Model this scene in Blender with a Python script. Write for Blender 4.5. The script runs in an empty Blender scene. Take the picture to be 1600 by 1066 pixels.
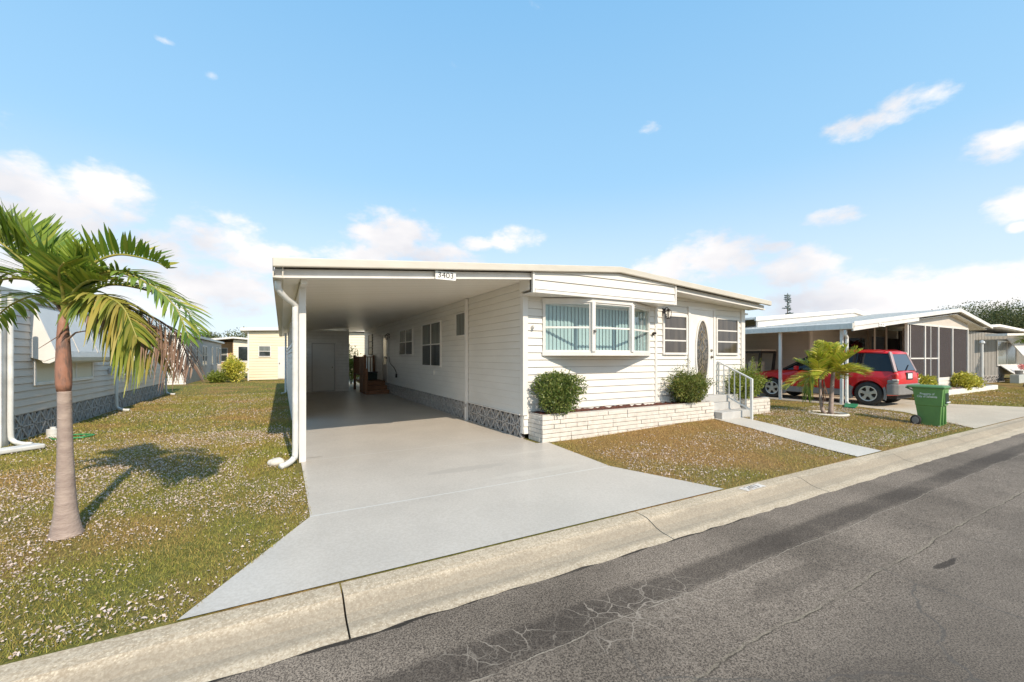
import bpy, bmesh, math, random
import numpy as np
from mathutils import Matrix, Vector
R = math.radians
random.seed(7); rng = np.random.default_rng(7)
sc = bpy.context.scene
col = sc.collection

# ------------------------------------------------------------------ camera
cam = bpy.data.cameras.new('camera'); co = bpy.data.objects.new('camera', cam); col.objects.link(co)
cam.sensor_width = 36; cam.lens = 648/1600*36; cam.shift_y = 25/1600
cam.clip_start = .05; cam.clip_end = 3000
co.location = (0, 0, 1.5); co.rotation_euler = (R(90), 0, R(-29.05))
sc.camera = co
# ------------------------------------------------------------------ light
SUN_EL, SUN_AZ = 37.2, 177.6           # azimuth clockwise from +y
sun = bpy.data.lights.new('sun', 'SUN'); sun.energy = 3.45; sun.angle = R(.53); sun.color = (1, .87, .70)
so = bpy.data.objects.new('sun', sun); col.objects.link(so)
sd = Vector((math.sin(R(SUN_AZ))*math.cos(R(SUN_EL)), math.cos(R(SUN_AZ))*math.cos(R(SUN_EL)), math.sin(R(SUN_EL))))
so.rotation_euler = sd.to_track_quat('Z', 'Y').to_euler()
sc.view_settings.view_transform = 'Standard'; sc.view_settings.look = 'None'
sc.view_settings.exposure = 0.52; sc.view_settings.gamma = 1
sc.cycles.max_bounces = 10; sc.cycles.diffuse_bounces = 8
# ------------------------------------------------------------------ world
W = bpy.data.worlds.new('World'); sc.world = W; W.use_nodes = True
nt = W.node_tree; nt.nodes.clear()
def N(t, **k):
    n = nt.nodes.new(t)
    for a, b in k.items(): setattr(n, a, b)
    return n
def L(a, b): nt.links.new(a, b)
def M2(op, a, b=None, clamp=False):
    n = N('ShaderNodeMath', operation=op); n.use_clamp = clamp
    for i, v in enumerate((a, b)):
        if v is None: continue
        if isinstance(v, (int, float)): n.inputs[i].default_value = v
        else: L(v, n.inputs[i])
    return n.outputs[0]
sky = N('ShaderNodeTexSky', sky_type='NISHITA'); sky.sun_disc = False
sky.sun_elevation = R(SUN_EL); sky.sun_rotation = R(SUN_AZ); sky.air_density = 1.0; sky.dust_density = .6; sky.ozone_density = 1.5
tc = N('ShaderNodeTexCoord')
sep = N('ShaderNodeSeparateXYZ'); L(tc.outputs['Generated'], sep.inputs[0])
az = M2('ARCTAN2', sep.outputs[0], sep.outputs[1]); el = M2('ARCSINE', sep.outputs[2])
def sky_dir(px, py):
    u = (px-800)/648; v = (558-py)/648
    return R(29.05)+math.atan(u), math.atan(v/math.sqrt(1+u*u))
clouds = [(60,325,150,66),(170,308,85,50),(335,370,78,46),(250,385,70,30),(415,405,75,26),(620,372,76,40),(575,360,40,12),(690,400,60,22),(800,372,50,22,.85),(560,400,60,24),
          (740,382,30,14),(1125,402,95,42),(1240,422,80,36),(1200,388,42,13),(1040,420,60,26),(1430,155,80,26,.82),(1345,196,80,24,.82),(1400,182,60,18,.75),
          (1565,225,95,34,.85),(1305,338,60,18,.8),(1590,320,60,28),(255,64,30,10,.50),(328,118,18,13,.48),(1018,203,26,20,.36),(1378,408,24,10,.52),
          (1330,470,210,46),(1520,465,180,46),(90,420,190,70),(300,450,150,50),(1590,355,20,10)]
tot = None
for (px, py, hw, hh, *wt_) in clouds:
    wt_ = wt_[0] if wt_ else 1.0
    a0, e0 = sky_dir(px, py); a1, _ = sky_dir(px+hw, py); _, e1 = sky_dir(px, py-hh)
    da = M2('DIVIDE', M2('SUBTRACT', az, a0), abs(a1-a0)); de = M2('DIVIDE', M2('SUBTRACT', el, e0), abs(e1-e0))
    # flat bottoms: squash the lower half
    r2 = M2('ADD', M2('MULTIPLY', da, da), M2('MULTIPLY', de, de))
    w = M2('SUBTRACT', wt_, M2('MULTIPLY', r2, .5))
    w = M2('MAXIMUM', w, 0.0)
    tot = w if tot is None else M2('MAXIMUM', tot, w)
mp = N('ShaderNodeMapping'); mp.inputs['Scale'].default_value = (1, 1, 1.8); L(tc.outputs['Generated'], mp.inputs[0])
n1 = N('ShaderNodeTexNoise'); n1.inputs['Scale'].default_value = 7; n1.inputs['Detail'].default_value = 9; n1.inputs['Roughness'].default_value = .55; L(mp.outputs[0], n1.inputs[0])
n2 = N('ShaderNodeTexNoise'); n2.inputs['Scale'].default_value = 3.4; n2.inputs['Detail'].default_value = 6; L(mp.outputs[0], n2.inputs[0])
n4 = N('ShaderNodeTexNoise'); n4.inputs['Scale'].default_value = 22; n4.inputs['Detail'].default_value = 8; n4.inputs['Roughness'].default_value = .6; L(mp.outputs[0], n4.inputs[0])
dens = M2('ADD', tot, M2('ADD', M2('MULTIPLY', M2('SUBTRACT', n1.outputs[0], .5), 1.4), M2('MULTIPLY', M2('SUBTRACT', n4.outputs[0], .5), 1.3)))
mr = N('ShaderNodeMapRange'); mr.interpolation_type = 'SMOOTHSTEP'
mr.inputs[1].default_value = .35; mr.inputs[2].default_value = 1.02; L(dens, mr.inputs[0])
# pale haze band low over the horizon
hz = N('ShaderNodeMapRange'); hz.interpolation_type = 'SMOOTHSTEP'; hz.inputs[1].default_value = .42; hz.inputs[2].default_value = -.02; hz.inputs[3].default_value = .0; hz.inputs[4].default_value = .62; L(el, hz.inputs[0])
ccol = N('ShaderNodeValToRGB'); ccol.color_ramp.elements[0].position = .36; ccol.color_ramp.elements[0].color = (.70, .72, .78, 1)
ccol.color_ramp.elements[1].position = .56; ccol.color_ramp.elements[1].color = (1.0, .98, .97, 1); L(n2.outputs[0], ccol.inputs[0])
skys = N('ShaderNodeMix', data_type='RGBA', blend_type='MULTIPLY'); skys.inputs[0].default_value = 1
L(sky.outputs[0], skys.inputs[6]); skys.inputs[7].default_value = (1.0, 1.0, 1.0, 1)
SKY_LIFT = .8
gel = N('ShaderNodeMapRange'); gel.inputs[1].default_value = 0; gel.inputs[2].default_value = 1.0; L(el, gel.inputs[0])
grad = N('ShaderNodeValToRGB'); grad.color_ramp.elements[0].color = (4.3, 5.3, 6.1, 1); grad.color_ramp.elements[1].color = (1.55, 3.55, 5.8, 1); grad.color_ramp.elements[1].position = .75
e_ = grad.color_ramp.elements.new(.38); e_.color = (2.4, 4.35, 6.2, 1); L(gel.outputs[0], grad.inputs[0])
lift = N('ShaderNodeMix', data_type='RGBA'); lift.inputs[0].default_value = SKY_LIFT; L(skys.outputs[2], lift.inputs[6]); L(grad.outputs[0], lift.inputs[7])
hmix = N('ShaderNodeMix', data_type='RGBA'); L(hz.outputs[0], hmix.inputs[0]); L(lift.outputs[2], hmix.inputs[6]); hmix.inputs[7].default_value = (5.2, 5.8, 6.2, 1)
cm = N('ShaderNodeMix', data_type='RGBA', blend_type='MULTIPLY'); cm.inputs[0].default_value = 1; L(ccol.outputs[0], cm.inputs[6]); cm.inputs[7].default_value = (6.2, 6.15, 6.15, 1)
fin = N('ShaderNodeMix', data_type='RGBA'); L(mr.outputs[0], fin.inputs[0]); L(hmix.outputs[2], fin.inputs[6]); L(cm.outputs[2], fin.inputs[7])
bg = N('ShaderNodeBackground'); bg.inputs[1].default_value = .122; L(fin.outputs[2], bg.inputs[0])
wo = N('ShaderNodeOutputWorld'); L(bg.outputs[0], wo.inputs[0])

# ------------------------------------------------------------------ materials
def mat(name, c, rough=.6, c2=None, scale=4, bump=0, bscale=60, metal=0, spec=.5, stretch=None, detail=6, coat=0, trans=0, alpha=1, ramp=(.35, .65)):
    m = bpy.data.materials.new(name); m.use_nodes = True; t = m.node_tree; p = t.nodes['Principled BSDF']
    p.inputs['Roughness'].default_value = rough; p.inputs['Metallic'].default_value = metal
    p.inputs['Specular IOR Level'].default_value = spec; p.inputs['Coat Weight'].default_value = coat
    p.inputs['Transmission Weight'].default_value = trans; p.inputs['Alpha'].default_value = alpha
    p.inputs['Base Color'].default_value = (*c, 1)
    g = t.nodes.new('ShaderNodeTexCoord'); src = g.outputs['Object']
    if stretch:
        q = t.nodes.new('ShaderNodeMapping'); q.inputs['Scale'].default_value = stretch; t.links.new(src, q.inputs[0]); src = q.outputs[0]
    if c2 is None: c2 = tuple(x*.9 for x in c)
    n = t.nodes.new('ShaderNodeTexNoise'); n.inputs['Scale'].default_value = scale; n.inputs['Detail'].default_value = detail; n.inputs['Roughness'].default_value = .6
    t.links.new(src, n.inputs[0])
    r = t.nodes.new('ShaderNodeValToRGB'); r.color_ramp.elements[0].position, r.color_ramp.elements[1].position = ramp
    r.color_ramp.elements[0].color = (*c2, 1); r.color_ramp.elements[1].color = (*c, 1)
    t.links.new(n.outputs[0], r.inputs[0]); t.links.new(r.outputs[0], p.inputs['Base Color'])
    if bump:
        n3 = t.nodes.new('ShaderNodeTexNoise'); n3.inputs['Scale'].default_value = bscale; n3.inputs['Detail'].default_value = 5; t.links.new(src, n3.inputs[0])
        b = t.nodes.new('ShaderNodeBump'); b.inputs['Strength'].default_value = bump; b.inputs['Distance'].default_value = .02
        t.links.new(n3.outputs[0], b.inputs['Height']); t.links.new(b.outputs[0], p.inputs['Normal'])
    return m
def nodes_of(m): return m.node_tree, m.node_tree.nodes, m.node_tree.nodes['Principled BSDF']
def leafmat(name, cols, rough=.45, trans=.25):
    """leaf colours picked per leaf"""
    m = bpy.data.materials.new(name); m.use_nodes = True; t = m.node_tree; p = t.nodes['Principled BSDF']
    p.inputs['Roughness'].default_value = rough; p.inputs['Specular IOR Level'].default_value = .35
    g = t.nodes.new('ShaderNodeNewGeometry'); r = t.nodes.new('ShaderNodeValToRGB')
    while len(r.color_ramp.elements) < len(cols): r.color_ramp.elements.new(.5)
    for i, c in enumerate(cols):
        r.color_ramp.elements[i].position = i/(len(cols)-1); r.color_ramp.elements[i].color = (*c, 1)
    t.links.new(g.outputs['Random Per Island'], r.inputs[0]); t.links.new(r.outputs[0], p.inputs['Base Color'])
    tr = t.nodes.new('ShaderNodeBsdfTranslucent'); t.links.new(r.outputs[0], tr.inputs[0])
    mx = t.nodes.new('ShaderNodeMixShader'); mx.inputs[0].default_value = trans
    o = t.nodes['Material Output']; t.links.new(p.outputs[0], mx.inputs[1]); t.links.new(tr.outputs[0], mx.inputs[2]); t.links.new(mx.outputs[0], o.inputs[0])
    return m
def colmat(name, rough=.8, trans=.2):
    m = bpy.data.materials.new(name); m.use_nodes = True; t = m.node_tree; p = t.nodes['Principled BSDF']
    p.inputs['Roughness'].default_value = rough; p.inputs['Specular IOR Level'].default_value = .2
    a = t.nodes.new('ShaderNodeAttribute'); a.attribute_name = 'tint'; t.links.new(a.outputs['Color'], p.inputs['Base Color'])
    tr = t.nodes.new('ShaderNodeBsdfTranslucent'); t.links.new(a.outputs['Color'], tr.inputs[0])
    mx = t.nodes.new('ShaderNodeMixShader'); mx.inputs[0].default_value = trans
    o = t.nodes['Material Output']; t.links.new(p.outputs[0], mx.inputs[1]); t.links.new(tr.outputs[0], mx.inputs[2]); t.links.new(mx.outputs[0], o.inputs[0])
    return m

white = mat('white_siding', (.76, .73, .68), .45, (.71, .68, .63), 1.2, .05, 30, stretch=(1, 1, 3))
trim = mat('white_trim', (.76, .73, .69), .4, (.69, .66, .62), 3)
roofm = mat('cream_roof_metal', (.60, .555, .48), .45, (.54, .50, .43), 2.5, stretch=(1, 1, 4))
jointm = mat('siding_joint_grime', (.40, .365, .33), .9)  # shadow line under each siding lap, painted as a dark strip
jointl = mat('pale_siding_joint', (.60, .57, .53), .9)  # the same painted lap shadow, paler
ceilm = mat('ceiling_panel', (.90, .85, .77), .38, (.87, .82, .73), 1.0, stretch=(.3, 3, 1))
grayw = mat('light_gray_siding', (.64, .575, .51), .5, (.57, .51, .45), 1.0, .05, 30)
beigew = mat('beige_siding', (.50, .44, .38), .5, (.44, .39, .33), 1.0)
creamw = mat('cream_siding', (.76, .67, .49), .55, (.71, .62, .45), 1.0)
palew = mat('pale_cream_siding', (.80, .73, .58), .55, (.74, .67, .52), 1.0)
orangew = mat('tan_stucco', (.55, .36, .20), .7)
block = mat('gray_block', (.50, .47, .44), .85, (.38, .355, .33), 9, .3, 70)
dark = mat('dark_void', (.035, .03, .028), .9)
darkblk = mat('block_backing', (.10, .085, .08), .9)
pipe = mat('white_pipe', (.76, .75, .72), .4, (.6, .59, .56), 5)
glassd = mat('dark_window_glass', (.045, .055, .055), .04, (.02, .025, .025), 1.2, spec=.9)
curtain = mat('pale_curtain', (.22, .235, .22), .15, (.13, .14, .13), 14, stretch=(1, 1, .05), spec=.8)
louvre = mat('louvre_glass', (.095, .076, .060), .10, (.05, .04, .033), 9, stretch=(1, 1, .1), spec=.9)
blind = mat('teal_blind', (.50, .62, .62), .6, (.44, .57, .58), 3)
gm = bpy.data.materials.new('clear_glass'); gm.use_nodes = True
_t, _n, _p = nodes_of(gm)
_g = _n.new('ShaderNodeBsdfGlossy'); _g.inputs['Roughness'].default_value = .02; _tr = _n.new('ShaderNodeBsdfTransparent'); _tr.inputs[0].default_value = (.84, .90, .90, 1)
_lw = _n.new('ShaderNodeLayerWeight'); _f = _n.new('ShaderNodeMath'); _f.operation = 'POWER'; _f.inputs[1].default_value = 4; _t.links.new(_lw.outputs['Facing'], _f.inputs[0]); _mx = _n.new('ShaderNodeMixShader')
_ad = _n.new('ShaderNodeMath'); _ad.operation = 'ADD'; _ad.inputs[1].default_value = .09; _t.links.new(_f.outputs[0], _ad.inputs[0]); _t.links.new(_ad.outputs[0], _mx.inputs[0])
_t.links.new(_tr.outputs[0], _mx.inputs[1]); _t.links.new(_g.outputs[0], _mx.inputs[2]); _t.links.new(_mx.outputs[0], _n['Material Output'].inputs[0])
def screenmat(name, a, c):
    m = mat(name, c, .8); _, _, p = nodes_of(m); p.inputs['Alpha'].default_value = a; return m
scr = screenmat('insect_screen', .72, (.07, .055, .055))
brownw = mat('brown_stained_wood', (.34, .155, .075), .55, (.20, .09, .042), 3, .2, 40, stretch=(1, 1, 8))
metalw = mat('white_aluminium', (.72, .72, .70), .35, metal=.1)
darkmetal = mat('dark_bronze_metal', (.05, .04, .035), .4, metal=.6)
brass = mat('satin_nickel', (.25, .22, .18), .3, metal=.9)
red = mat('red_car_paint', (.62, .010, .012), .32, (.58, .009, .011), 1, coat=.35)
gplastic = mat('gray_cladding', (.22, .21, .20), .6, (.19, .18, .17), 4)
carglass = mat('tinted_car_glass', (.008, .010, .014), .05, spec=.45)
rearglass = mat('tinted_rear_glass', (.012, .03, .06), .05, spec=.9)
rubber = mat('black_rubber', (.022, .021, .02), .75, (.035, .033, .03), 8)
alloy = mat('silver_alloy', (.60, .57, .52), .35, (.5, .48, .44), 5, metal=.55)
redlens = mat('red_tail_lens', (.55, .02, .02), .15, coat=.6)
paleplas = mat('pale_lens', (.72, .68, .62), .2)
bing = mat('green_bin_plastic', (.13, .28, .08), .5, (.115, .24, .07), 3, .08, 120)
bind = mat('dark_green_lid', (.10, .22, .075), .5, (.085, .19, .065), 3)
paint_white = mat('white_lettering', (.85, .85, .82), .5)
letter_dark = mat('dark_lettering', (.02, .018, .015), .5)
mulch = mat('red_mulch', (.15, .045, .025), .95, (.06, .022, .015), 30, .9, 60)
concrete = mat('light_step_concrete', (.50, .49, .47), .7, (.43, .42, .40), 4, .1, 80)
barkp = mat('palm_trunk_bark', (.42, .33, .28), .85, (.29, .22, .19), 7, .35, 40, stretch=(1, 1, 2.2))
bark = mat('tree_bark', (.16, .13, .10), .9, (.09, .07, .055), 6, .5, 30, stretch=(1, 1, .3))
shaft = mat('reddish_crown_shaft', (.34, .165, .11), .6, (.17, .105, .085), 9, .5, 20, stretch=(2, 2, .5), ramp=(.42, .54))
stalk = mat('yellow_green_stalk', (.34, .30, .07), .5, (.28, .28, .06), 5)
frondm = leafmat('palm_leaflet', [(.08, .155, .02), (.15, .245, .028), (.28, .35, .045), (.19, .28, .035), (.46, .43, .07)], .35)
frondy = leafmat('yellow_palm_leaflet', [(.10, .17, .025), (.24, .28, .04), (.36, .34, .06), (.42, .33, .08), (.20, .25, .04)])
frondd = leafmat('dead_palm_leaflet', [(.20, .12, .08), (.30, .19, .13), (.16, .09, .06), (.38, .27, .19)], .8, .08)
shrubm = leafmat('shrub_leaf', [(.06, .105, .022), (.11, .165, .035), (.18, .225, .055), (.27, .28, .08)], .35)
olivem = leafmat('olive_shrub_leaf', [(.07, .11, .02), (.12, .16, .03), (.20, .22, .05), (.28, .26, .08)], .35)
shruby = leafmat('light_shrub_leaf', [(.11, .16, .02), (.22, .27, .04), (.34, .36, .07)], .4)
crotonm = leafmat('croton_leaf', [(.14, .22, .02), (.60, .55, .06), (.78, .68, .16), (.34, .38, .05)], .4)
oakm = leafmat('oak_leaf', [(.06, .085, .03), (.10, .125, .045), (.16, .175, .07), (.21, .21, .09)], .6)
pinem = leafmat('conifer_leaf', [(.26, .32, .31), (.36, .41, .40)], .7)  # distance haze put into the leaf colour, paler and grayer
mortarm = mat('gray_mortar', (.50, .465, .42), .9)
limem = leafmat('lime_palm_leaflet', [(.20, .30, .02), (.38, .46, .04), (.56, .54, .07), (.66, .54, .10), (.44, .50, .05)], .4, .3)
orangem = leafmat('orange_palm_leaflet', [(.55, .18, .04), (.48, .30, .06), (.40, .38, .06)], .4, .3)
stonew = mat('white_painted_brick', (.74, .69, .62), .6, (.60, .55, .49), 7, .35, 45)
hosem = mat('green_hose', (.05, .28, .10), .4)
matg = mat('green_splash_mat', (.02, .20, .08), .6)
shell = mat('white_shell_rock', (.72, .68, .60), .7, (.6, .55, .48), 12, .3, 30)
wmetal = mat('white_roof_metal', (.84, .80, .74), .75, (.72, .68, .62), 3, stretch=(1, 4, 1))
pink = mat('pink_flower', (.75, .25, .25), .6)

# ------------------------------------------------------------------ ground materials
def lawn_material():
    m = bpy.data.materials.new('lawn_soil'); m.use_nodes = True; t, n, p = nodes_of(m); p.inputs['Roughness'].default_value = .95; p.inputs['Specular IOR Level'].default_value = .1
    tc = n.new('ShaderNodeTexCoord'); s = tc.outputs['Object']
    a = n.new('ShaderNodeTexNoise'); a.inputs['Scale'].default_value = .55; a.inputs['Detail'].default_value = 4; t.links.new(s, a.inputs[0])
    b = n.new('ShaderNodeTexNoise'); b.inputs['Scale'].default_value = 26; b.inputs['Detail'].default_value = 6; b.inputs['Roughness'].default_value = .75; t.links.new(s, b.inputs[0])
    sp = n.new('ShaderNodeSeparateXYZ'); t.links.new(s, sp.inputs[0])
    def mr(src, f0, f1, t0, t1):
        q = n.new('ShaderNodeMapRange'); q.interpolation_type = 'SMOOTHSTEP'; t.links.new(src, q.inputs[0])
        for i, v in enumerate((f0, f1, t0, t1)): q.inputs[i+1].default_value = v
        return q.outputs[0]
    def mth(op, x, y):
        q = n.new('ShaderNodeMath'); q.operation = op
        for i, v in enumerate((x, y)):
            if isinstance(v, (int, float)): q.inputs[i].default_value = v
            else: t.links.new(v, q.inputs[i])
        return q.outputs[0]
    dry = mth('MULTIPLY', mth('MULTIPLY', mr(sp.outputs[0], 3.6, 4.6, 0, 1), mr(sp.outputs[0], 8.2, 9.6, 1, .25)), mr(sp.outputs[1], 3.3, 4.6, .35, 1))
    dry = mth('ADD', mth('MULTIPLY', dry, .8), mr(a.outputs[0], .44, .64, 0, .9))
    r1 = n.new('ShaderNodeValToRGB'); r1.color_ramp.elements[0].color = (.075, .085, .02, 1); r1.color_ramp.elements[1].color = (.24, .22, .065, 1); r1.color_ramp.elements[0].position = .35; r1.color_ramp.elements[1].position = .65; t.links.new(b.outputs[0], r1.inputs[0])
    r2 = n.new('ShaderNodeValToRGB'); r2.color_ramp.elements[0].color = (.13, .075, .03, 1); r2.color_ramp.elements[1].color = (.42, .27, .11, 1); r2.color_ramp.elements[0].position = .35; r2.color_ramp.elements[1].position = .65; t.links.new(b.outputs[0], r2.inputs[0])
    mx = n.new('ShaderNodeMix'); mx.data_type = 'RGBA'; t.links.new(dry, mx.inputs[0]); t.links.new(r1.outputs[0], mx.inputs[6]); t.links.new(r2.outputs[0], mx.inputs[7])
    t.links.new(mx.outputs[2], p.inputs['Base Color'])
    bp = n.new('ShaderNodeBump'); bp.inputs['Strength'].default_value = .8; bp.inputs['Distance'].default_value = .03; t.links.new(b.outputs[0], bp.inputs['Height']); t.links.new(bp.outputs[0], p.inputs['Normal'])
    return m
def surf_mat(name, base, speck, spots=None, rough=.8, cracks=None, bands=None, joints=None, sc1=180, macro=.12, gloss=None, macro_scale=.7, spec=.3, blots=(), bmp=.35):
    """aggregate surface: fine grains + broad stains + optional cracks / joints / wear bands in object y"""
    m = bpy.data.materials.new(name); m.use_nodes = True; t, n, p = nodes_of(m); p.inputs['Roughness'].default_value = rough; p.inputs['Specular IOR Level'].default_value = spec
    tc = n.new('ShaderNodeTexCoord'); s = tc.outputs['Object']; sp = n.new('ShaderNodeSeparateXYZ'); t.links.new(s, sp.inputs[0])
    def noise(scale, det=5, vec=s, rg=.6):
        q = n.new('ShaderNodeTexNoise'); q.inputs['Scale'].default_value = scale; q.inputs['Detail'].default_value = det; q.inputs['Roughness'].default_value = rg; t.links.new(vec, q.inputs[0]); return q.outputs[0]
    def mr(src, f0, f1, t0, t1, sm=True):
        q = n.new('ShaderNodeMapRange');
        if sm: q.interpolation_type = 'SMOOTHSTEP'
        t.links.new(src, q.inputs[0])
        for i, v in enumerate((f0, f1, t0, t1)): q.inputs[i+1].default_value = v
        return q.outputs[0]
    def mth(op, x, y=0):
        q = n.new('ShaderNodeMath'); q.operation = op
        for i, v in enumerate((x, y)):
            if isinstance(v, (int, float)): q.inputs[i].default_value = v
            else: t.links.new(v, q.inputs[i])
        return q.outputs[0]
    def mix(f, a, b, mode='MIX'):
        q = n.new('ShaderNodeMix'); q.data_type = 'RGBA'; q.blend_type = mode
        if isinstance(f, (int, float)): q.inputs[0].default_value = f
        else: t.links.new(f, q.inputs[0])
        for i, v in ((6, a), (7, b)):
            if isinstance(v, tuple): q.inputs[i].default_value = (*v, 1)
            else: t.links.new(v, q.inputs[i])
        return q.outputs[2]
    fine = noise(sc1, 3, rg=.8)
    c = mix(mr(fine, .38, .62, 0, 1), base, speck)
    mac = noise(macro_scale, 6)
    k = mr(mac, .3, .7, 1-macro, 1+macro)
    cb = n.new('ShaderNodeCombineXYZ')
    for i in range(3): t.links.new(k, cb.inputs[i])
    c = mix(1.0, c, cb.outputs[0], 'MULTIPLY')
    if spots:
        v = n.new('ShaderNodeTexVoronoi'); v.inputs['Scale'].default_value = spots[0]; t.links.new(s, v.inputs[0])
        c = mix(mth('MULTIPLY', mr(v.outputs['Distance'], spots[1], spots[1]*.5, 0, 1), spots[3]), c, spots[2])
    # wobble for cracks and bands
    wob = mth('MULTIPLY', mth('SUBTRACT', noise(2.2, 6),   .5), .13)
    yy = mth('ADD', sp.outputs[1], wob)
    for (y0, hw, colr, st) in (bands or []):
        d = mth('ABSOLUTE', mth('SUBTRACT', yy, y0)); c = mix(mth('MULTIPLY', mr(d, hw*.45, hw, 1, 0), mth('MULTIPLY', mr(noise(1.3, 5), .3, .5, .65, 1), st)), c, colr)
    crk = None
    if cracks:
        wv = n.new('ShaderNodeMix'); wv.data_type = 'RGBA'; wv.blend_type = 'ADD'; wv.inputs[0].default_value = .22
        nn = n.new('ShaderNodeTexNoise'); nn.inputs['Scale'].default_value = 3.5; nn.inputs['Detail'].default_value = 6; t.links.new(s, nn.inputs[0])
        t.links.new(s, wv.inputs[6]); t.links.new(nn.outputs['Color'], wv.inputs[7])
        for (scl, wd, colr, y0, hw, st, *xm) in cracks:
            if scl:
                v = n.new('ShaderNodeTexVoronoi'); v.feature = 'DISTANCE_TO_EDGE'; v.inputs['Scale'].default_value = scl; t.links.new(wv.outputs[2], v.inputs[0])
                lin = mr(v.outputs['Distance'], wd*.4, wd, 1, 0)
                lin = mth('MULTIPLY', lin, mr(mth('ABSOLUTE', mth('SUBTRACT', yy, y0)), hw*.7, hw, 1, 0))
                lin = mth('MULTIPLY', lin, mr(noise(.9, 3), .42, .56, .15, 1))
            else:
                lin = mth('MULTIPLY', mr(mth('ABSOLUTE', mth('SUBTRACT', mth('ADD', sp.outputs[1], mth('ADD', mth('MULTIPLY', mth('SUBTRACT', noise(1.1, 8), .5), .16), mth('MULTIPLY', mth('SUBTRACT', noise(14, 4), .5), .03))), y0)), wd*.3, wd, 1, 0), mr(noise(5, 5), .35, .6, .25, 1))
            if xm: lin = mth('MULTIPLY', lin, mr(sp.outputs[0], xm[0], xm[0]+.8, 1, 0))
            c = mix(mth('MULTIPLY', lin, st), c, colr)
    for (bx, by, rx, ry, colr, st) in blots:
        ax_ = mth('DIVIDE', mth('ADD', mth('SUBTRACT', sp.outputs[0], bx), mth('MULTIPLY', wob, 1.2)), rx); ay_ = mth('DIVIDE', mth('ADD', mth('SUBTRACT', sp.outputs[1], by), wob), ry)
        c = mix(mth('MULTIPLY', mr(mth('ADD', mth('ADD', mth('MULTIPLY', ax_, ax_), mth('MULTIPLY', ay_, ay_)), mth('MULTIPLY', mth('SUBTRACT', noise(9, 6), .5), 1.6)), .7, 1.3, 1, 0), st), c, colr)
    for (yj, wj, colr, st) in (joints or []):
        c = mix(mth('MULTIPLY', mr(mth('ABSOLUTE', mth('SUBTRACT', sp.outputs[1], yj)), wj*.5, wj, 1, 0), st), c, colr)
    t.links.new(c, p.inputs['Base Color'])
    if gloss: t.links.new(mr(noise(2.5, 6), .3, .7, gloss[0], gloss[1]), p.inputs['Roughness'])
    bp = n.new('ShaderNodeBump'); bp.inputs['Strength'].default_value = bmp; bp.inputs['Distance'].default_value = .006; t.links.new(fine, bp.inputs['Height']); t.links.new(bp.outputs[0], p.inputs['Normal'])
    return m
asphalt = surf_mat('asphalt', (.078, .062, .050), (.31, .25, .195), spots=(60, .28, (.045, .036, .03), .5), rough=.85, sc1=105, macro=.28, spec=.12, blots=((4.76, 1.24, .20, .032, (.035, .028, .024), .75), (3.4, 1.72, .55, .10, (.07, .056, .045), .3), (1.7, 1.15, .6, .16, (.07, .055, .045), .3), (2.6, .9, .5, .2, (.08, .064, .052), .3), (6.2, .7, .9, .35, (.16, .13, .10), .3)),
    bands=[(2.14, .17, (.045, .036, .03), .6), (2.64, .022, (.03, .026, .022), .9), (.9, .5, (.09, .075, .062), .3)],
    cracks=[(5.5, .022, (.36, .30, .24), 2.04, .26, .75, 2.4), (11, .03, (.30, .25, .20), 2.04, .2, .5, 2.2), (0, .006, (.38, .32, .25), 2.0, .2, .75), (0, .004, (.04, .033, .028), 2.008, .2, .6), (0, .011, (.33, .28, .20), 1.462, .2, .45), (0, .006, (.05, .04, .03), 1.45, .2, .9), (.55, .006, (.10, .09, .08), .4, 1.6, .6)])
kerbm = surf_mat('kerb_concrete', (.40, .315, .22), (.56, .465, .345), spots=(45, .34, (.70, .59, .43), .7), sc1=45, macro=.12, rough=.85, spec=.15,
    bands=[(2.84, .15, (.25, .21, .16), .6)])
drivem = surf_mat('painted_driveway', (.48, .435, .38), (.54, .495, .44), sc1=40, macro=.055, rough=.36, bmp=.0, macro_scale=1.1, blots=((.42, 6.8, .12, .03, (.22, .18, .14), .5), (2.2, 5.2, .6, .10, (.40, .37, .33), .5), (3.0, 4.7, .7, .08, (.60, .56, .50), .4), (3.4, 5.6, .5, .05, (.62, .58, .52), .35)),
    joints=[(4.45, .014, (.62, .61, .58), .8), (6.63, .014, (.60, .59, .56), .7), (10.5, .01, (.5, .49, .46), .5), (14.5, .01, (.5, .49, .46), .5)])
walkm = surf_mat('walk_concrete', (.54, .495, .435), (.60, .555, .49), sc1=40, macro=.07, rough=.6)
ndrivem = surf_mat('tan_driveway', (.48, .40, .30), (.58, .50, .39), sc1=40, macro=.10, rough=.8, joints=[(5.6, .02, (.25, .20, .16), .6)])
lawnm = lawn_material()

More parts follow.
